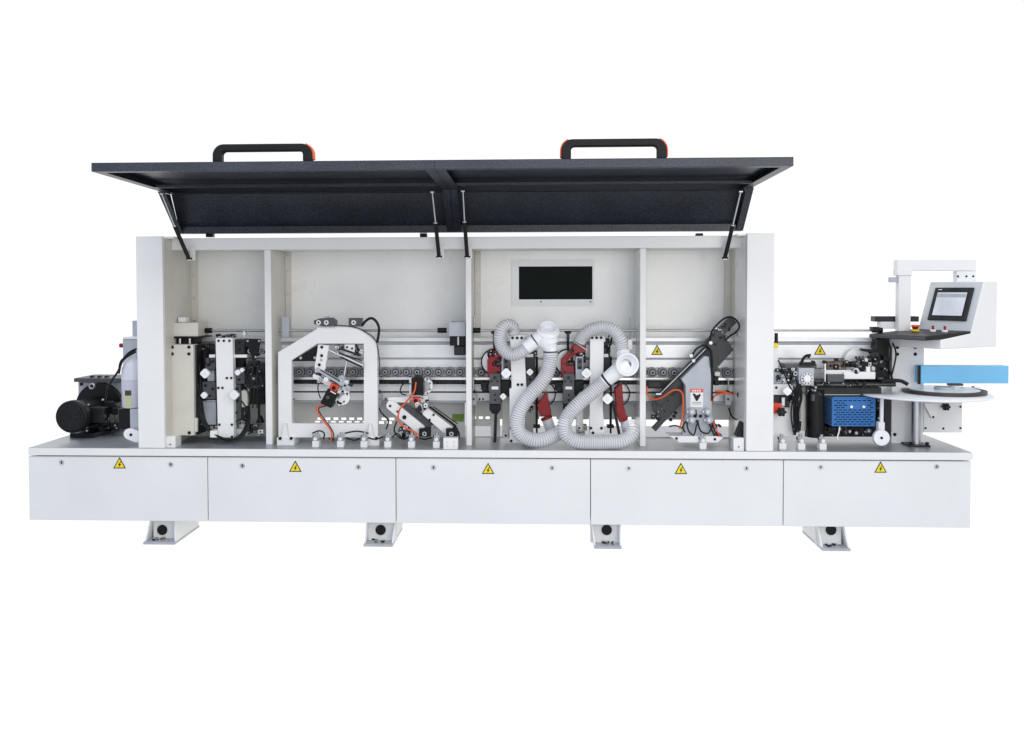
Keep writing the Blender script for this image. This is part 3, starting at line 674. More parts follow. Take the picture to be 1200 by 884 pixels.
    g = MB(); cx = 636 if v == 0 else 723
    g.C(cx, 462, 15.5, .31, .32, BLACK, 40, inner=14.3); g.build('dust_guard_ring', u, 0)
    clutter(u, 570+o2,408,600+o2,443,.255,.285,16,[BLACK,DARK,BLACK,RED],'hood_fittings',90+v,3,8)
    clutter(u, 573+o2,412,587+o2,438,.19,.2,7,[DARK,RED,BLACK],'hood_screws',92+v,1.5,4)
    clutter(u, 612+rx,400,628+rx,470,.23,.27,18,[BLACK,DARK,BLACK,GREY],'rear_fittings',94+v,3,9)
    return u
fine_unit(0, 0); f2 = fine_unit(87.0, 1)
g = MB(); g.P([(669.5,408),(677,399),(680,397.5),(687,405),(686,413),(678,414),(670,416)],.15,.23,RED); g.C(681,403,2,.14,.15,STEEL,14); g.build('dust_chute', f2, .006)
g = MB(); bar_rod(g,672,400,.14,688,411,.14,.9,STEEL); g.C(684,401,2.4,.13,.15,STEEL,14); g.C(671,411,2.2,.13,.15,BLACK,12); g.build('chute_clamp', f2, .001)
cable(f2, [(713,395,.2),(717,390,.19),(716,402,.18),(712,412,.18),(715,420,.2)], 1, BLACK)

# hoses: separate flexible things
def hose_path(g, pts, r, step=.0042):
    P = resample(spline([U(*p) for p in pts], .004), step)
    g.path(P, S(r, pts[0][2]), HOSE, 22, m2=HWIRE, rib=.05, per=3); return P
h1 = thing('dust_hose', 'clear ribbed dust hose with a white Y-shaped fitting on top, left of the two', 'hose', U(640, 520, .06), 'loose dust extraction hoses')
def loc_child(o, root):
    o.matrix_parent_inverse = Matrix.Translation(-root.location); return o
def hb(g, name, root, **k):
    off = root.location
    g.v = [(x-off.x, y-off.y, z-off.z) for x, y, z in g.v]
    return g.build(name, root, **k)
g = MB(); hose_path(g, [(603,391,.16),(600,383,.15),(593,381.5,.13),(587,388,.11),(586,400,.10),(591,411,.09),(601,416,.08),(612,412,.07),(620,405.5,.07)], 7.2); hb(g, 'upper_hose_length', h1, bevel=0)
g = MB(); hose_path(g, [(645.3,413,.07),(645,422,.07),(641,437,.07),(633,450,.06),(621,463,.05),(610,479,.04),(605.6,495,.04),(609.5,508,.04),(622,515.2,.045),(636,515.5,.06),(650,510,.10),(658,505,.14)], 8.4); hb(g, 'lower_hose_length', h1, bevel=0)
g = MB()
a = U(616,408,.07); b_ = U(627,400,.07); c = U(641,393,.07); dn = U(645,404,.07); dn2 = U(645.3,418,.07)
g.cyl(a, b_, S(8.2,.07), PVC, 28); g.cyl(b_-(b_-a)*.02, c, S(8.6,.07), PVC, 28, r2=S(11,.07))
g.cyl(dn2, dn, S(8,.07), PVC, 28); g.cyl(dn, c, S(10.5,.07), PVC, 28, r2=S(12.5,.07)); g.cyl(dn.lerp(dn2,.3), U(638,396,.07), S(8.6,.07), PVC, 28, r2=S(12,.07))
g.cyl(U(633,395,.07), U(643,404,.07), S(8,.07), PVC, 24)
t0 = c; t1 = U(642.5,387,.058); t2 = U(643.8,380,.03)
g.cyl(t0, t1, S(12,.07), PVC, 32, r2=S(10.5,.07))
ax = (t2-t1).normalized()
g.lathe(t1-ax*.02, [(S(10.5,.07),0),(S(13.4,.07),.010),(S(13.4,.07),.018),(S(10.6,.07),.022),(S(9.8,.07),.034),(S(10.8,.07),.042),(S(10.8,.07),.047),(S(9.0,.07),.046),(S(8.4,.07),-.005),(0,-.008)], PVC, 36, ax)
yf = hb(g, 'y_fitting', h1, bevel=.003)
g = MB(); n = (dn2-dn).normalized(); e0 = dn.lerp(dn2,.55); g.cyl(e0, e0+n*.006, S(8.5,.07), BLACK, 28, inner=S(7.8,.07)); n = (b_-a).normalized(); g.cyl(b_, b_+n*.006, S(9.0,.07), BLACK, 28); hb(g, 'hose_clamp', h1, bevel=0)
h2 = thing('dust_hose', 'clear ribbed dust hose with a round white open collar facing forward, beside the right partition', 'hose', U(710, 520, .06), 'loose dust extraction hoses')
g = MB(); hose_path(g, [(679,401,.15),(684,393,.14),(694,386.3,.12),(707,383.8,.11),(719,387.5,.10),(726.5,397,.10),(729,408,.11),(729.5,420,.12)], 7.4); hb(g, 'upper_hose_length', h2, bevel=0)
g = MB(); hose_path(g, [(709.5,446.5,.06),(702,453,.06),(690,463,.05),(677,474.5,.04),(666,487,.04),(661.3,500,.035),(665,511.5,.035),(677,517.4,.035),(693,518.5,.04),(710,518.3,.045),(727,517.5,.05),(738,512,.07),(741,504,.10),(737,500,.15)], 8.4); hb(g, 'lower_hose_length', h2, bevel=0)
g = MB(); rc = U(734.8,427.5,.0); ax = (Vector((0.12,-1,.05))).normalized(); k = S(1,.0)
g.lathe(rc, [(8.6*k,-.085),(9.3*k,-.06),(10.6*k,-.028),(12.4*k,-.006),(13.6*k,.0),(13.9*k,.008),(13.2*k,.014),(11.8*k,.014),(10.8*k,.006),(8.2*k,-.012),(6.4*k,-.02),(6.0*k,-.06),(5.6*k,-.11)], PVC, 44, ax)
g.cyl(U(726,433,.045), U(708,447.5,.06), 9.5*k, PVC, 32, r2=8.2*k); g.cyl(U(733,429,.07), U(724,434.5,.045), 10.5*k, PVC, 32, r2=9.6*k)
g.cyl(U(730,412,.11), U(733,428,.08), 8.2*k, PVC, 28, r2=10*k)
hb(g, 'collar_fitting', h2, bevel=.002)
g = MB(); g.cyl(U(711.5,444.7,.0575), U(709.8,446,.059), 8.9*k, BLACK, 28); hb(g, 'hose_clamp', h2, bevel=0)
g = MB(); g.cyl(rc-ax*.075, rc-ax*.082, 6.2*k, MGREY, 28); hb(g, 'collar_flap', h2, bevel=0)

# ------------------------------------------------------------------ bay 4: scraper unit
g = MB(); g.P([(798.5,444.5),(825.6,417.7),(830.8,418),(834.2,446.5),(834.2,483),(837,496),(840,513),(799.6,513),(802,496),(804,483),(803.2,452)],.14,.21,MGREY)
sc = g.build('scraping_unit', M, .003)
g = MB(); g.P([(784,511.5),(794,516.8),(795,519),(841,519),(848,513),(840,511.5)],.09,.24,WHITE); g.bolts([(793,514),(838,515)],.09,BLACK,1.5); g.build('base_plate', sc, .002)
g = MB(); g.B(809,456,824,460,.137,.139,ORED); g.B(809,460.1,824,477.5,.137,.139,LABW)
for i in range(4): g.B(811+2.8*i,457,812.8+2.8*i,459.1,.1362,.137,LABW)
g.P([(811.5,461.5),(814.5,461.5),(817,466),(819,461.5),(821.5,463),(817.4,470),(815.6,470)],.136,.137,BLACK); g.C(817,464.3,1.3,.1355,.136,BLACK,12)
g.B(811,471.5,822,472,.1362,.137,GREY); g.B(811,473.4,822,473.9,.1362,.137,GREY)
g.build('caution_label', sc, 0)
g = MB(); g.P([(764,474.4),(797.7,444.6),(801.5,441),(803,452),(803,470),(781,492.7),(778.5,495),(768.5,506),(764,502),(774.6,490.8),(766,483)],.215,.25,SLATE); g.bolts([(768,488),(771,491),(790,488),(792,484),(786,492)],.215,BLACK,2.2); g.bolts([(775,476),(783,470),(789,463),(779,482)],.215,DARK,.8); g.build('scraper_plate', sc, .002)
g = MB(); g.P([(800,442),(830.4,408),(848.5,394),(860,410),(834.2,438),(825,417),(801.5,441)],.215,.25,SLATE); g.bar(829,405,860,374.5,10,.20,.24,SLATE,0); g.P([(790,452),(800,442),(800,456),(786,464)],.21,.214,DARK); g.bolts([(836,393),(850,380),(838,404)],.2,BLACK,1.4); g.build('scraper_plate', sc, .002)
g = MB(); g.bar(769,472,836,403,11,.195,.214,SLATE,0); g.build('scraper_beam', sc, .001)
g = MB(); g.bar(773,463.5,829,408.5,2.2,.186,.19,BLACK,0); bar_rod(g,773.5,462,.18,829,407,.18,.8,STEEL); g.C(813,423,1.8,.16,.19,STEEL,14); g.bar(769,462,775,462,2,.17,.2,STEEL,0); g.bar(809,417,813,414,2.4,.17,.2,STEEL,0); g.bolts([(810,417),(833,402)],.16,STEEL,2); g.build('guide_rod', sc, 0)
cable(sc, [(832,402,.16),(834,389,.16),(844,377,.16),(854,371.5,.14),(862,374.5,.12),(866.5,382,.11),(863,389,.13),(856,393.5,.18),(850,399,.19)], 1.1, BLACK)
cable(sc, [(811,417,.16),(816,409,.16),(824,405,.16),(829,406,.16),(834,418,.15),(834.5,440,.14),(834.5,470,.13)], 1.1, BLACK)
cable(sc, [(828,407,.16),(833,412,.13),(834,430,.13)], 1.4, BLACK)
cable(sc, [(758,453,.19),(759,463,.18),(766,468,.17),(776,466,.15),(786,459,.13),(793,457,.12),(799.5,461,.12),(800.5,475,.12),(799,492,.12),(796.5,503,.12)], 1.0, ORANGE, 'orange_cable')
cable(sc, [(834,474,.19),(836,466,.19),(842,462,.19),(855,461,.2),(860,464,.2)], 1.0, ORANGE, 'orange_cable'); cable(sc, [(838,459,.2),(847,459,.2),(856,462,.2)], 1.1, ORANGE, 'orange_cable')
g = MB(); g.B(754.5,446.5,790,455.5,.22,.27,BLACK); g.B(760,448,774,454,.215,.22,DARK); g.build('solenoid_bank', sc, .002)
g = MB(); g.B(837.5,441,842,452,.25,.3,BLACK); g.B(838,436,844,441,.25,.29,WHITE); g.build('limit_switch', sc, .002)
for (x, y) in ((811,483),(829.6,483),(811,492.7),(831.3,492.7)):
    g = MB(); g.C(x,y,4.2,.10,.139,MGREY,20); g.C(x,y,2.6,.085,.10,STEEL,18); g.B(x-5.8,y-1.5,x-3,y+1.5,.11,.135,PVC); g.build('pressure_regulator', sc, .0015)
for pts in ([(805,495,.11),(807,505,.1),(813,510,.1),(816,500,.1),(818,494,.11)], [(818,495,.11),(821,505,.1),(830,508,.1),(835,498,.11)], [(834,495,.12),(838,506,.11),(844,516,.1)], [(831,496,.12),(836,508,.1),(841,518,.1)], [(784,500,.14),(792,499,.13),(800,502,.12)], [(804,494,.11),(800,500,.11),(803,507,.1)],
            [(854,478,.24),(857,487,.24),(863,492,.24),(870,493,.24)], [(871,458,.2),(864,462,.2),(869,470,.2),(872,474,.2)], [(872,464,.2),(866,467,.2),(871,473,.2)]):
    cable(sc, pts, .9, BLACK)
cable(sc, [(836,494,.115),(839,503,.11),(845,514,.1)], .8, ORED, 'red_cable')
clutter(sc, 833,494,846,517,.12,.2,10,[BLACK,DARK,BLACK],'cable_fittings',31,2,5)
g = MB(); bar_rod(g,868,392,.2,868,372,.2,.7,STEEL); g.C(868,392,3,.18,.22,STEEL,14); g.C(868,386,1.6,.18,.22,CHROME,12); g.B(869,396,871,425,.3,.32,CREAM); g.build('stop_rod', sc, .001)

clutter(sc, 764,478,778,492,.205,.22,8,[SLATE,BLACK,DARK],'scraper_fittings',71,2,5)
clutter(sc, 836,378,856,400,.19,.205,10,[SLATE,BLACK,STEEL],'scraper_fittings',72,2,5)
clutter(sc, 805,480,834,497,.125,.138,14,[MGREY,STEEL,WHITE,BLACK],'regulator_fittings',73,2,5)
# ------------------------------------------------------------------ infeed end: glue unit
g = MB(); g.B(956,448,1050,453.2,.12,.34,BLACK); g.B(944,454,1033,462.5,.16,.34,DARK); g.bar(958,451.5,1048,450.5,2,.11,.12,GREY)
gl = g.build('glue_unit', M, .002)
g = MB(); g.B(907,432,922,450,.16,.28,MGREY); g.B(905.5,450.5,934,463,.15,.26,WHITE); g.bolts([(910,454.5),(912,441),(918,436)],.15,BLACK,1.5); g.build('tape_cutter', gl, .002)
knob(gl, 921.6,458.2,4.6,.11)
g = MB(); g.B(905.5,463.5,930,472,.16,.28,DARK); g.B(905.5,472.5,930,512,.15,.28,WHITE); g.B(938.5,461,945,505,.2,.26,CREAM); g.build('glue_frame_plate', gl, .002)
g = MB(); g.B(905.5,472.8,916,485,.13,.149,ORED); g.B(916,466,920,476,.13,.15,STEEL); g.build('pressure_block', gl, .002)
star(gl, 914.8,482.5,4.9,.09)
g = MB(); bar_rod(g,909.6,404,.16,909.6,390.5,.16,2,BLACK); bar_rod(g,911,390.6,.159,911,403,.159,.7,RED); g.C(909.6,405,2.8,.14,.18,YEL,14); g.B(906.8,406.5,912,434,.15,.18,WHITE); g.build('handle_lever', gl, .001)
g = MB(); g.B(936,431.5,954,452,.13,.26,MGREY); g.C(946,444,7.4,.12,.13,STEEL,28); g.C(946,444,3.9,.11,.12,LABW,22)
for i in range(10): a = i*math.pi/5; g.C(946+5.7*math.cos(a),444+5.7*math.sin(a),.8,.117,.12,BLACK,8)
g.B(920,427,957,432,.17,.28,GREY); g.build('dial_gearbox', gl, .002)
g = MB(); g.T([(938.5,427,.15),(941,421,.15),(945,417,.15),(950,416.5,.15)],1.7,BLACK,10); g.B(939,425,956,428.5,.14,.19,BLACK); g.C(954,424.5,1.6,.14,.18,BLACK,12); g.C(948,418.5,1.4,.14,.16,BLACK,10); g.build('clamp_lever', gl, .001)
clutter(gl, 912,430,937,452,.14,.19,22,[BLACK,DARK,GREY,STEEL,MGREY],'cutter_fittings',41,2,7)
g = MB(); bar_rod(g,955.3,457,.18,955.3,512,.18,10.3,BLACK,28); bar_rod(g,953,462,.145,953,470,.145,3,GREY); g.build('glue_pot', gl, .002)
clutter(gl, 944,452,968,468,.12,.16,12,[BLACK,DARK,GREY,STEEL],'pot_fittings',42,2,7)
for pts in ([(934,446,.13),(936,462,.12),(931,480,.12),(934,505,.12)], [(937,450,.13),(939,466,.12),(935,484,.12),(937,505,.12)], [(912,422,.13),(918,436,.12),(925,452,.12),(932,463,.12)], [(934,452,.13),(931,470,.13),(934,490,.13),(931,510,.12)]):
    cable(gl, pts, 1.6 if pts[0][0] > 930 else .8, BLACK, 'bundled_cable')
g = MB(); bar_rod(g,966.8,425,.15,966.8,448,.15,1.3,CHROME); g.C(966.8,424.5,2,.14,.17,BLACK,12); g.B(970,423.5,992,435,.18,.26,BRONZE)
for x in (974,982,988): g.C(x,429,1.6,.17,.18,BLACK,12)
g.B(979.5,420,983,424,.18,.22,BLACK); g.B(968,434,1003,439.5,.16,.26,WHITE); g.B(970,439,989.5,448,.13,.2,GREY); g.B(989,436,1026,444.5,.14,.26,WHITE); g.build('glue_roller_housing', gl, .002)
g = MB(); g.C(1006,424,15,.30,.33,ALU,40); 
for x in (1003.5,1007.5,1011.5): g.C(x,419,1.3,.292,.30,BLACK,12)
g.build('round_guard', gl, .002)
g = MB(); bar_rod(g,996,427,.16,1002,427,.16,3.6,BLACK); bar_rod(g,992,427,.16,996,427,.16,1.5,BLACK); g.C(1003.5,435,3.6,.14,.2,STEEL,20); g.C(1003.5,435,1.5,.13,.14,BLACK,12); g.B(1007,424,1017,432,.17,.24,MGREY); g.B(1015,430,1020,436,.15,.2,WHITE); g.build('pinch_roller', gl, .001)
clutter(gl, 1000,424,1022,437,.16,.22,16,[BLACK,DARK,GREY,STEEL,MGREY],'roller_fittings',43,2,6)
g = MB(); g.B(1028,397,1042,449,.25,.34,BLACK); g.B(1019,424,1043,447,.22,.28,BLACK); g.P([(1010,408.5),(1022,410),(1031,416),(1033,422),(1028,420),(1020,413.5),(1010,411.5)],.2,.24,BLACK); g.build('rear_motor', gl, .002)
clutter(gl, 1018,412,1042,446,.17,.22,22,[BLACK,DARK,BLACK,GREY],'motor_fittings',44,2,7)
for pts in ([(1021,408,.2),(1023,400,.2),(1030,397,.2),(1038,398,.2)], [(1041,400,.2),(1044,412,.2),(1042,430,.2),(1047,447,.2)], [(1046,402,.2),(1050,416,.2),(1045,440,.2)]): cable(gl, pts, 1.0, BLACK)
cable(gl, [(1033,447,.1),(1046,446,.09),(1057,447,.08),(1064,451,.07)], 2.2, BLACK, 'tape_guide')
g = MB(); g.B(944,463,1036,512,.345,.36,BLACK); g.build('black_backing', gl, .001)  # black sheet added to fill the gaps behind the heater
g = MB(); g.B(1036.5,464,1044,512,.29,.34,DARK); g.build('pedestal_dark_side', gl, .001)  # dark box added to draw the pedestal's darker left side
clutter(gl, 906,430,934,450,.13,.17,16,[BLACK,DARK,WHITE,BLACK],'cutter_fittings',74,2,6)
clutter(gl, 968,421,1000,436,.15,.19,14,[BLACK,DARK,BRONZE,BRONZE],'roller_fittings',75,2,6)
clutter(gl, 1004,420,1026,438,.14,.2,24,[BLACK,DARK,BLACK,STEEL],'roller_fittings',76,2,6)
clutter(gl, 956,447,1030,455,.10,.13,22,[BLACK,DARK],'rail_fittings',77,2,6)
clutter(gl, 918,463,940,505,.13,.2,14,[BLACK,WHITE,DARK,CREAM],'frame_fittings',78,3,8)
for q in range(4): cable(gl, [(925+5*q,452,.12),(929+2*q,466,.11),(927+3*q,486,.11),(930+2*q,507,.10)], .9, BLACK)
# blue heater box
g = MB(); g.B(975,467,1026,500,.14,.30,BLUE); g.P([(975,467),(1026,467),(1025,465.4),(977,465.4)],.14,.16,BLUE)
bb = g.build('heater_box', gl, .002)
g = MB()
for r in range(11):
    for c in range(9):
        x = 977.5+5.6*c+(2.8 if r % 2 else 0); y = 469.2+2.75*r
        if x > 1021.5 or (471 < y < 480 and 989 < x < 1014): continue
        g.B(x, y, x+4.0, y+1.0, .1385, .1398, BSLOT)
# side slots on the left face
xs0 = U(975, 480, .14).x
for r in range(11):
    for c in range(4):
        z = U(975, 469.7+2.75*r, .14).z; y0 = .15+.035*c+(.017 if r % 2 else 0)
        g.box((xs0-.0012, y0, z-.0025), (xs0-.0002, y0+.022, z+.0025), BSLOT)
g.build('vent_slots', bb, 0)
for x in (998,1012.4): g = MB(); g.C(x,477,1.6,.134,.14,CHROME,14); g.build('box_screw', bb, 0)
g = MB(); g.B(966,500.5,1024,509,.2,.32,BLACK); g.build('heater_base', gl, .002)
clutter(gl, 966,498,1026,512,.17,.24,40,[BLACK,DARK,BLACK,GREY,DARK],'heater_fittings',45,2,8)
cable(gl, [(984,500,.15),(983,507,.14),(981,514,.13),(983,516,.12)], .8, PVC)
clutter(gl, 1026,466,1036,500,.16,.22,14,[BLACK,DARK,GREY],'side_fittings',46,2,6)
g = MB(); bar_rod(g,1033.5,467,.12,1033,496,.12,2.2,PVC); g.B(1029.5,495,1037,508,.10,.14,WHITE); c0 = U(1033.5,514,.07); g.C(1033.5,513.5,9.2,.06,.09,PVC,32); g.C(1033.5,513.5,1.6,.054,.06,BLACK,14); g.build('tape_guide_wheel', gl, .003)

# ------------------------------------------------------------------ pedestal, reel table, console, infeed fence
g = MB(); g.B(1045,396,1082.5,512,.30,.50,WHITE,True); g.bolts([(1052,407.3),(1073,407.3),(1052,415.3),(1073,415.3),(1049,509.5)],.30,r=2)
pe = g.build('pedestal', M, .003)
g = MB(); g.B(1082.8,470,1127.5,507,.34,.40,WHITE); g.bolts([(1126,477),(1126,502),(1085,502),(1106,502.5)],.34,BLACK,1.2); g.build('side_box', pe, .002)
g = MB(); g.B(1053,314,1067.5,396,.32,.37,WHITE); g.B(1051.5,304.5,1144.5,317.5,.315,.375,WHITE); g.B(1121,317.8,1144,331,.322,.37,WHITE); g.B(1043,325,1052.8,331,.33,.36,MGREY); g.bolts([(1054.5,320)],.32,BLACK,1.6); g.bolts([(1123,324),(1133,324),(1141,324)],.322,BLACK,1.2)
g.B(1051.3,316,1069.5,323,.312,.378,WHITE); arm = g.build('console_arm', M, .003)
g = MB(); g.B(1025.5,371,1077,377.2,.375,.45,DARK); g.B(1032,377.0,1052,385.5,.376,.44,WHITE); g.build('rear_bracket', M, .002)
g = MB(); g.B(1023,383.5,1031,389,.24,.30,BLACK); g.build('shaft_bearing', M, .002)
# console in its own frame
TH = R(59); W = .345
w = Vector((math.cos(TH), -math.sin(TH), 0)); sv = Vector((math.sin(TH), math.cos(TH), 0)); N = U(1102.6, 409.5, -.02)
def K(x, y, z): return N+w*(x-W)+sv*y+Vector((0,0,z))      # x 0..W across, y back, z up
def kprism(g, prof, x0, x1, m):
    n = len(prof); vs = [K(x0, y, z) for y, z in prof]+[K(x1, y, z) for y, z in prof]
    g.add(vs, [list(range(n-1,-1,-1)), list(range(n, 2*n))]+[(i, (i+1)%n, n+(i+1)%n, n+i) for i in range(n)], m)
prof = [(0,0),(.495,0),(.495,.375),(.375,.375),(.265,.082),(0,.052)]
g = MB(); kprism(g, prof, 0, W, WHITE)
cs = g.build('control_console', M, .004)
fa = Vector((0, .265, .082)); fb = Vector((0, .375, .375)); fe = (fb-fa).normalized(); fn = Vector((0, -fe.z, fe.y)); FL = (fb-fa).length
def kslab(g, x0, x1, u0, u1, h0, h1, m):
    vs = []
    for h in (h0, h1):
        for x, u in ((x0,u0),(x1,u0),(x1,u1),(x0,u1)):
            p = fa+fe*u+fn*h; vs.append(K(x, p.y, p.z))
    g.add(vs, [(0,1,2,3),(7,6,5,4),(0,4,5,1),(1,5,6,2),(2,6,7,3),(3,7,4,0)], m)
g = MB(); kslab(g, .006, W-.006, .005, FL-.005, .0005, .003, CONS); g.build('console_face', cs, .001)
g = MB(); kslab(g, .055, W-.045, .068, FL-.042, .0035, .016, DARK); bz_ = g.build('screen_bezel', cs, .003)
g = MB(); kslab(g, .078, W-.070, .092, FL-.070, .0162, .0175, BLACK); kslab(g, .082, W-.074, .096, FL-.074, .0177, .0185, SCRN); kslab(g, .084, W-.076, FL-.105, FL-.082, .0186, .0189, MGREY); kslab(g, .08, .105, FL-.058, FL-.054, .0162, .0168, LABW); g.build('touch_screen', bz_, 0)  # grey-blue top band is a reflection drawn as colour
tp = [(-.13,.050),(.262,.062),(.262,.094),(-.13,.074)]
g = MB(); kprism(g, tp, -.02, W-.002, BLACK); kprism(g, [(-.137,.052),(-.1305,.052),(-.1305,.072),(-.137,.070)], -.02, W-.002, GREY)
tr = g.build('button_tray', cs, .003)
def tz(y): return .074+(y+.13)*.051
def kc(g, x, y, z0, z1, r, m, seg=18, r2=None): g.cyl(K(x,y,tz(y)+z0), K(x,y,tz(y)+z1), r, m, seg, r2)
g = MB(); kc(g,.10,.11,.001,.012,.022,YEL); kc(g,.10,.11,.012,.028,.014,RED,18,.02); kc(g,.10,.11,.028,.038,.024,ORED,20,.022); g.build('emergency_stop', tr, .001)
for q in (.20, .275):
    g = MB(); kc(g,q,.13,.001,.014,.016,PVC); kc(g,q,.13,.014,.036,.007,RED,12); g.build('selector_switch', tr, .001)
# infeed fence
g = MB(); g.B(1079,429,1182,449.5,.22,.30,SKY); fn_ = g.build('infeed_fence', M, .002)
g = MB(); g.B(1077,428.5,1078.9,450.5,.216,.24,BLACK); g.build('fence_end_plate', fn_, .001)
g = MB(); g.B(1113,450,1129,452.5,.24,.28,GREY); g.build('fence_foot', fn_, .001)
# reel table
dc = .20; tc = U(1082.5, 461.5, dc); rad = S(72, dc)
g = MB(); g.lathe(tc, [(0,-.008),(rad-.004,-.008),(rad,-.004),(rad,0),(rad-.004,.003),(0,.003)], PVC, 96)
rt = g.build('reel_table', M, 0)
g = MB(); px_ = U(1076, 500, dc).x
g.cyl((px_, dc+.03, DECK+.012), (px_, dc+.03, tc.z-.01), S(5.8, dc), STEEL, 28); g.build('reel_post', rt, .001)
g = MB(); g.box((px_-.06, dc-.03, DECK+.0015), (px_+.06, dc+.09, DECK+.012), DARK)
for sx in (-.045, .045): g.cyl((px_+sx, dc-.015, DECK+.012), (px_+sx, dc-.015, DECK+.028), .011, BLACK, 8)
g.build('post_base', rt, .002)
g = MB(); g.P([(1083,473),(1107,473),(1096,491),(1092,491)],.17,.20,WHITE); g.C(1094,489,1.3,.165,.17,BLACK,10); g.build('table_bracket', rt, .002)
star(rt, 1107,476.5,4,.16)
# tape coil lying on the table
cc = Vector((U(1106.5,457.5,dc+.02).x, dc+.02, tc.z+.004)); r1 = S(44.5, dc)
coil = thing('edge_tape_coil', 'coil of brown edge tape with a pale centre lying flat on the round white table', 'tape coil', cc)
g = MB(); g.lathe((0,0,0), [(r1*.84,0),(r1,0),(r1,.018),(r1*.97,.019),(r1*.955,.018),(r1*.84,.018),(r1*.84,0)], BROWN, 72)
for i in range(7): q = r1*(.85+.018*i); g.lathe((0,0,0), [(q,.0181),(q+.0015,.0187),(q+.003,.0181)], BLACK if i % 2 else BROWN, 72)
g.build('tape_winding', coil, 0)
g = MB(); g.lathe((0,0,0), [(r1*.25,.001),(r1*.838,.001),(r1*.838,.020),(r1*.25,.020),(r1*.25,.001)], PVC, 64); g.build('coil_core', coil, 0)
g = MB(); g.lathe((0,0,0), [(0,.001),(r1*.24,.001),(r1*.24,.034),(r1*.15,.036),(r1*.14,.02),(0,.02)], MGREY, 40); g.build('reel_hub', coil, 0)
g = MB(); g.box((r1*.45,-.01,.026),(r1*.9,.015,.030),LABW); g.box((r1*.70,-.006,.030),(r1*.76,.004,.038),RED); g.build('retaining_clip', coil, .001)

# ------------------------------------------------------------------ left end: motor, cabinet, jug
md = .26
g = MB(); g.C(82.9,489,19.6,md,md+.07,BLACK,48); mb_ = g.build('feed_motor', M, .012)
g = MB()
for r in (15,12,9,6,3): g.C(82.9,489,r,md-.003,md-.0005,DARK,40,inner=r-1.2)
for i in range(8):
    a = i*math.pi/4; g.bar(82.9+3*math.cos(a),489+3*math.sin(a),82.9+15*math.cos(a),489+15*math.sin(a),.8,md-.004,md-.0006,DARK,0)
g.build('fan_cover', mb_, 0)
g = MB(); c = U(82.9,489,md); rr = S(17.2,md)
n_ = 40; pts = []
for i in range(n_*2): a = math.pi*i/n_; q = rr*(1 if i % 2 else .93); pts.append((c.x+q*math.cos(a), c.z+q*math.sin(a)))
g.prism(pts, md+.072, md+.34, BLACK); g.build('motor_body', mb_, .001)
g = MB(); g.B(106,478,122,496,md+.10,md+.2,DARK); g.build('terminal_box', mb_, .004)
g = MB(); c2 = U(115.5,477,md+.342); g.cyl((c2.x, md+.342, c2.z), (c2.x, md+.38, c2.z), S(28.5,md+.34), BLACK, 48); g.build('motor_flange', mb_, .003)
g = MB(); g.C(107.2,453,3.6,md+.26,md+.275,STEEL,24,inner=2.2); g.bolts([(103,474.8),(120,468.8),(101.5,505)],md+.05,STEEL,1.2); g.build('lifting_eye', mb_, .001)
g = MB(); g.box((c.x-.06, md+.10, DECK+.002), (c.x+.09, md+.33, DECK+.03), BLACK); g.build('motor_foot', mb_, .002)
g = MB(); dg = md+.40; g.B(92,448,150,508,dg,dg+.2,MGREY); gbx = g.build('drive_gearbox', M, .003)
g = MB(); g.B(86.5,443.5,150,448,dg-.05,dg+.22,GREY); g.build('gearbox_lid', gbx, .002)
g = MB(); g.bolts([(95,450.5)],dg,BLACK,2)
for x in (107,115.5,124): g.C(x,442.6,2.2,dg,dg+.03,BLACK,14)
g.build('lid_bolt', gbx, .001)
clutter(mb_, 112,470,140,506,md+.12,md+.3,44,[BLACK],'drive_fittings',51,4,12)
g = MB(); g.B(144.5,396,162,500,.30,.36,MGREY); g.B(144,395,162,397.5,.29,.37,WHITE); g.B(155,376,163,396,.34,.38,MGREY); swb = g.build('switch_box', M, .002)
g = MB(); cb = U(144.5,405,.33); g.cyl(cb, cb-Vector((.022,0,0)), .013, RED, 18); g.build('stop_button', swb, .002)
g = MB(); g.B(139,479.5,152,503,.13,.22,BLACK); g.B(152.2,479.5,163,503,.12,.22,MGREY); g.build('jug_bracket', M, .003)
jx = U(151.5,450,.14); jug = thing('coolant_jug', 'cloudy white plastic jug of lilac liquid with a yellow-green label beside the left column', 'jug', (jx.x, .17, U(151,479,.12).z+.001))
jz = jug.location.z; H = U(151,418,.14).z-jz; jr = S(11.4,.14)
zl = U(151,445.5,.14).z-jz
g = MB(); g.lathe((0,0,0), [(0,0),(jr-.006,0),(jr,.008),(jr,zl-.002)], LIQ, 36)
g.lathe((0,0,0), [(jr,zl-.001),(jr,H*.66),(jr*.92,H*.78),(jr*.66,H*.9),(jr*.42,H*.95),(jr*.4,H*1.0),(jr*.42,H*1.0),(jr*.42,H*1.05),(0,H*1.05)], JUG, 36); g.build('jug_body', jug, 0)
g = MB(); nseg = 8
for (z0, z1, mm) in ((.002, H*.25, GREENY), (H*.25, H*.35, BROWN)):
    vs = []; 
    for i in range(nseg+1):
        a = R(-106+38*i/nseg); vs += [((jr+.001)*math.cos(a), (jr+.001)*math.sin(a), z0), ((jr+.001)*math.cos(a), (jr+.001)*math.sin(a), z1)]
    g.add(vs, [(2*i, 2*i+2, 2*i+3, 2*i+1) for i in range(nseg)], mm)
g.build('jug_label', jug, 0)
cable(M, [(160,409,.12),(152,413,.12),(144.5,421,.12),(139,434,.14),(131,446,.16),(126,455,.2),(123,470,.26)], 1.3, BLACK, 'jug_feed_line'); cable(M, [(159,412,.12),(150,417,.12),(142,424,.12),(140,433,.12),(139,438,.12)], 1.7, BLACK, 'jug_feed_line')
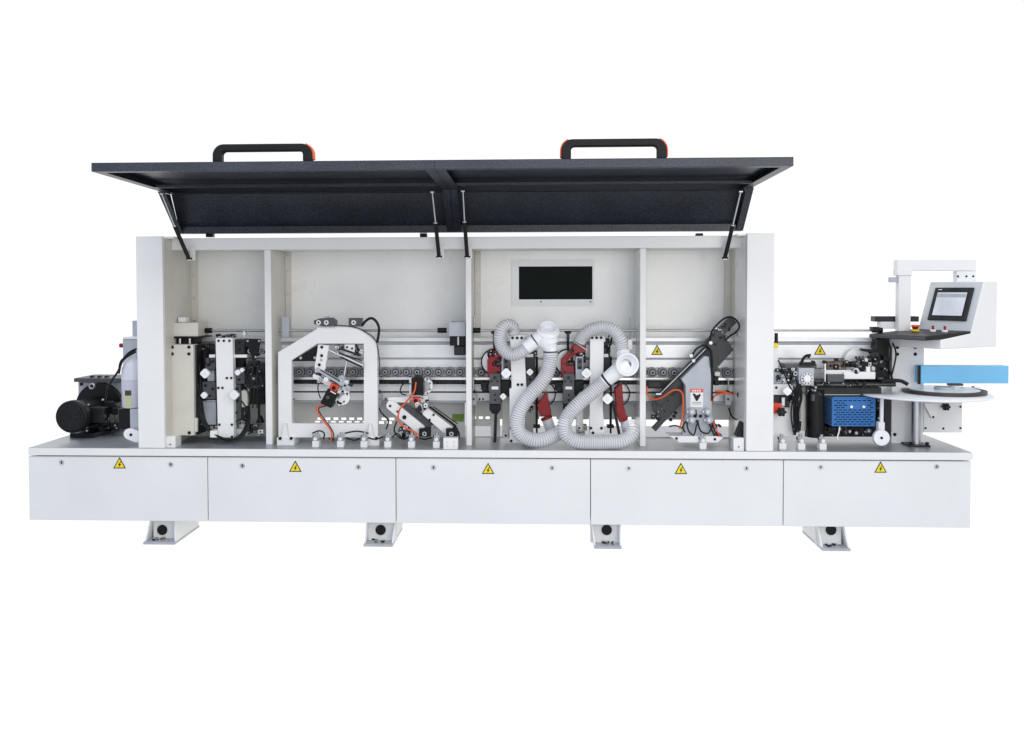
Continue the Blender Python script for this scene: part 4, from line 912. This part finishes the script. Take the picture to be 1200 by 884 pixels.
g = MB(); g.bar(151,509,160,512.5,13,.07,.10,PVC); g.C(153,509.8,1.8,.064,.07,BLACK,14); g.build('roller_guard', M, .003)

# ------------------------------------------------------------------ world and lights
wd = bpy.data.worlds.new('World'); scene.world = wd; wd.use_nodes = True
n = wd.node_tree.nodes; l = wd.node_tree.links; bg = n['Background']
tc_ = n.new('ShaderNodeTexCoord'); sp = n.new('ShaderNodeSeparateXYZ'); l.new(tc_.outputs['Generated'], sp.inputs[0])
def mr(src, a, b_, c=0, d=1):
    m = n.new('ShaderNodeMapRange'); m.interpolation_type = 'SMOOTHSTEP'
    m.inputs['From Min'].default_value = a; m.inputs['From Max'].default_value = b_; m.inputs['To Min'].default_value = c; m.inputs['To Max'].default_value = d
    l.new(src, m.inputs['Value']); return m.outputs['Result']
def mixc(f, a, b_):
    m = n.new('ShaderNodeMix'); m.data_type = 'RGBA'; l.new(f, m.inputs['Factor'])
    for s_, v_ in ((6, a), (7, b_)):
        if isinstance(v_, tuple): m.inputs[s_].default_value = (*v_, 1)
        else: l.new(v_, m.inputs[s_])
    return m.outputs[2]
front = mixc(mr(sp.outputs['X'], -.8, .6), (.58,.68,.88), (.95,.96,.97))        # unseen hall behind the camera, tinted to light the left cool, the right bright
front = mixc(mr(sp.outputs['Z'], -.25, .15), (.55,.55,.56), front)                # and a darker floor
allc = mixc(mr(sp.outputs['Y'], -.05, .25), front, (1.03,1.03,1.03))               # white behind the machine
l.new(allc, bg.inputs['Color']); bg.inputs['Strength'].default_value = 1.0
def area(name, loc, tgt, sx, sy, e, c=(1,1,1)):
    ld = bpy.data.lights.new(name, 'AREA'); ld.shape = 'RECTANGLE'; ld.size = sx; ld.size_y = sy; ld.energy = e; ld.color = c
    o = bpy.data.objects.new(name, ld); col.objects.link(o); o.location = loc
    o.rotation_euler = (Vector(tgt)-Vector(loc)).to_track_quat('-Z', 'Y').to_euler()
area('right_fill_light', (3.2, -4.2, 3.4), (0, .2, .9), 2.4, 1.6, 36, (1,.97,.93))  # added fill from the upper right, no actual window there
area('overhead_fill_light', (-1.5, -3.0, 4.2), (-.8, .3, .9), 3, 1, 45, (1,.98,.95))  # added overhead fill, an unseen lamp for the front and bays
area('front_fill_light', (1.6, -5.5, 1.5), (.3, .3, .8), 4.0, 2.2, 66, (1,.985,.955))  # added low frontal fill to brighten the inside of the bays

scene.render.engine = 'CYCLES'
scene.render.resolution_x = 1024; scene.render.resolution_y = 754
scene.view_settings.view_transform = 'Standard'; scene.view_settings.look = 'None'; scene.view_settings.exposure = .05; scene.view_settings.gamma = 1
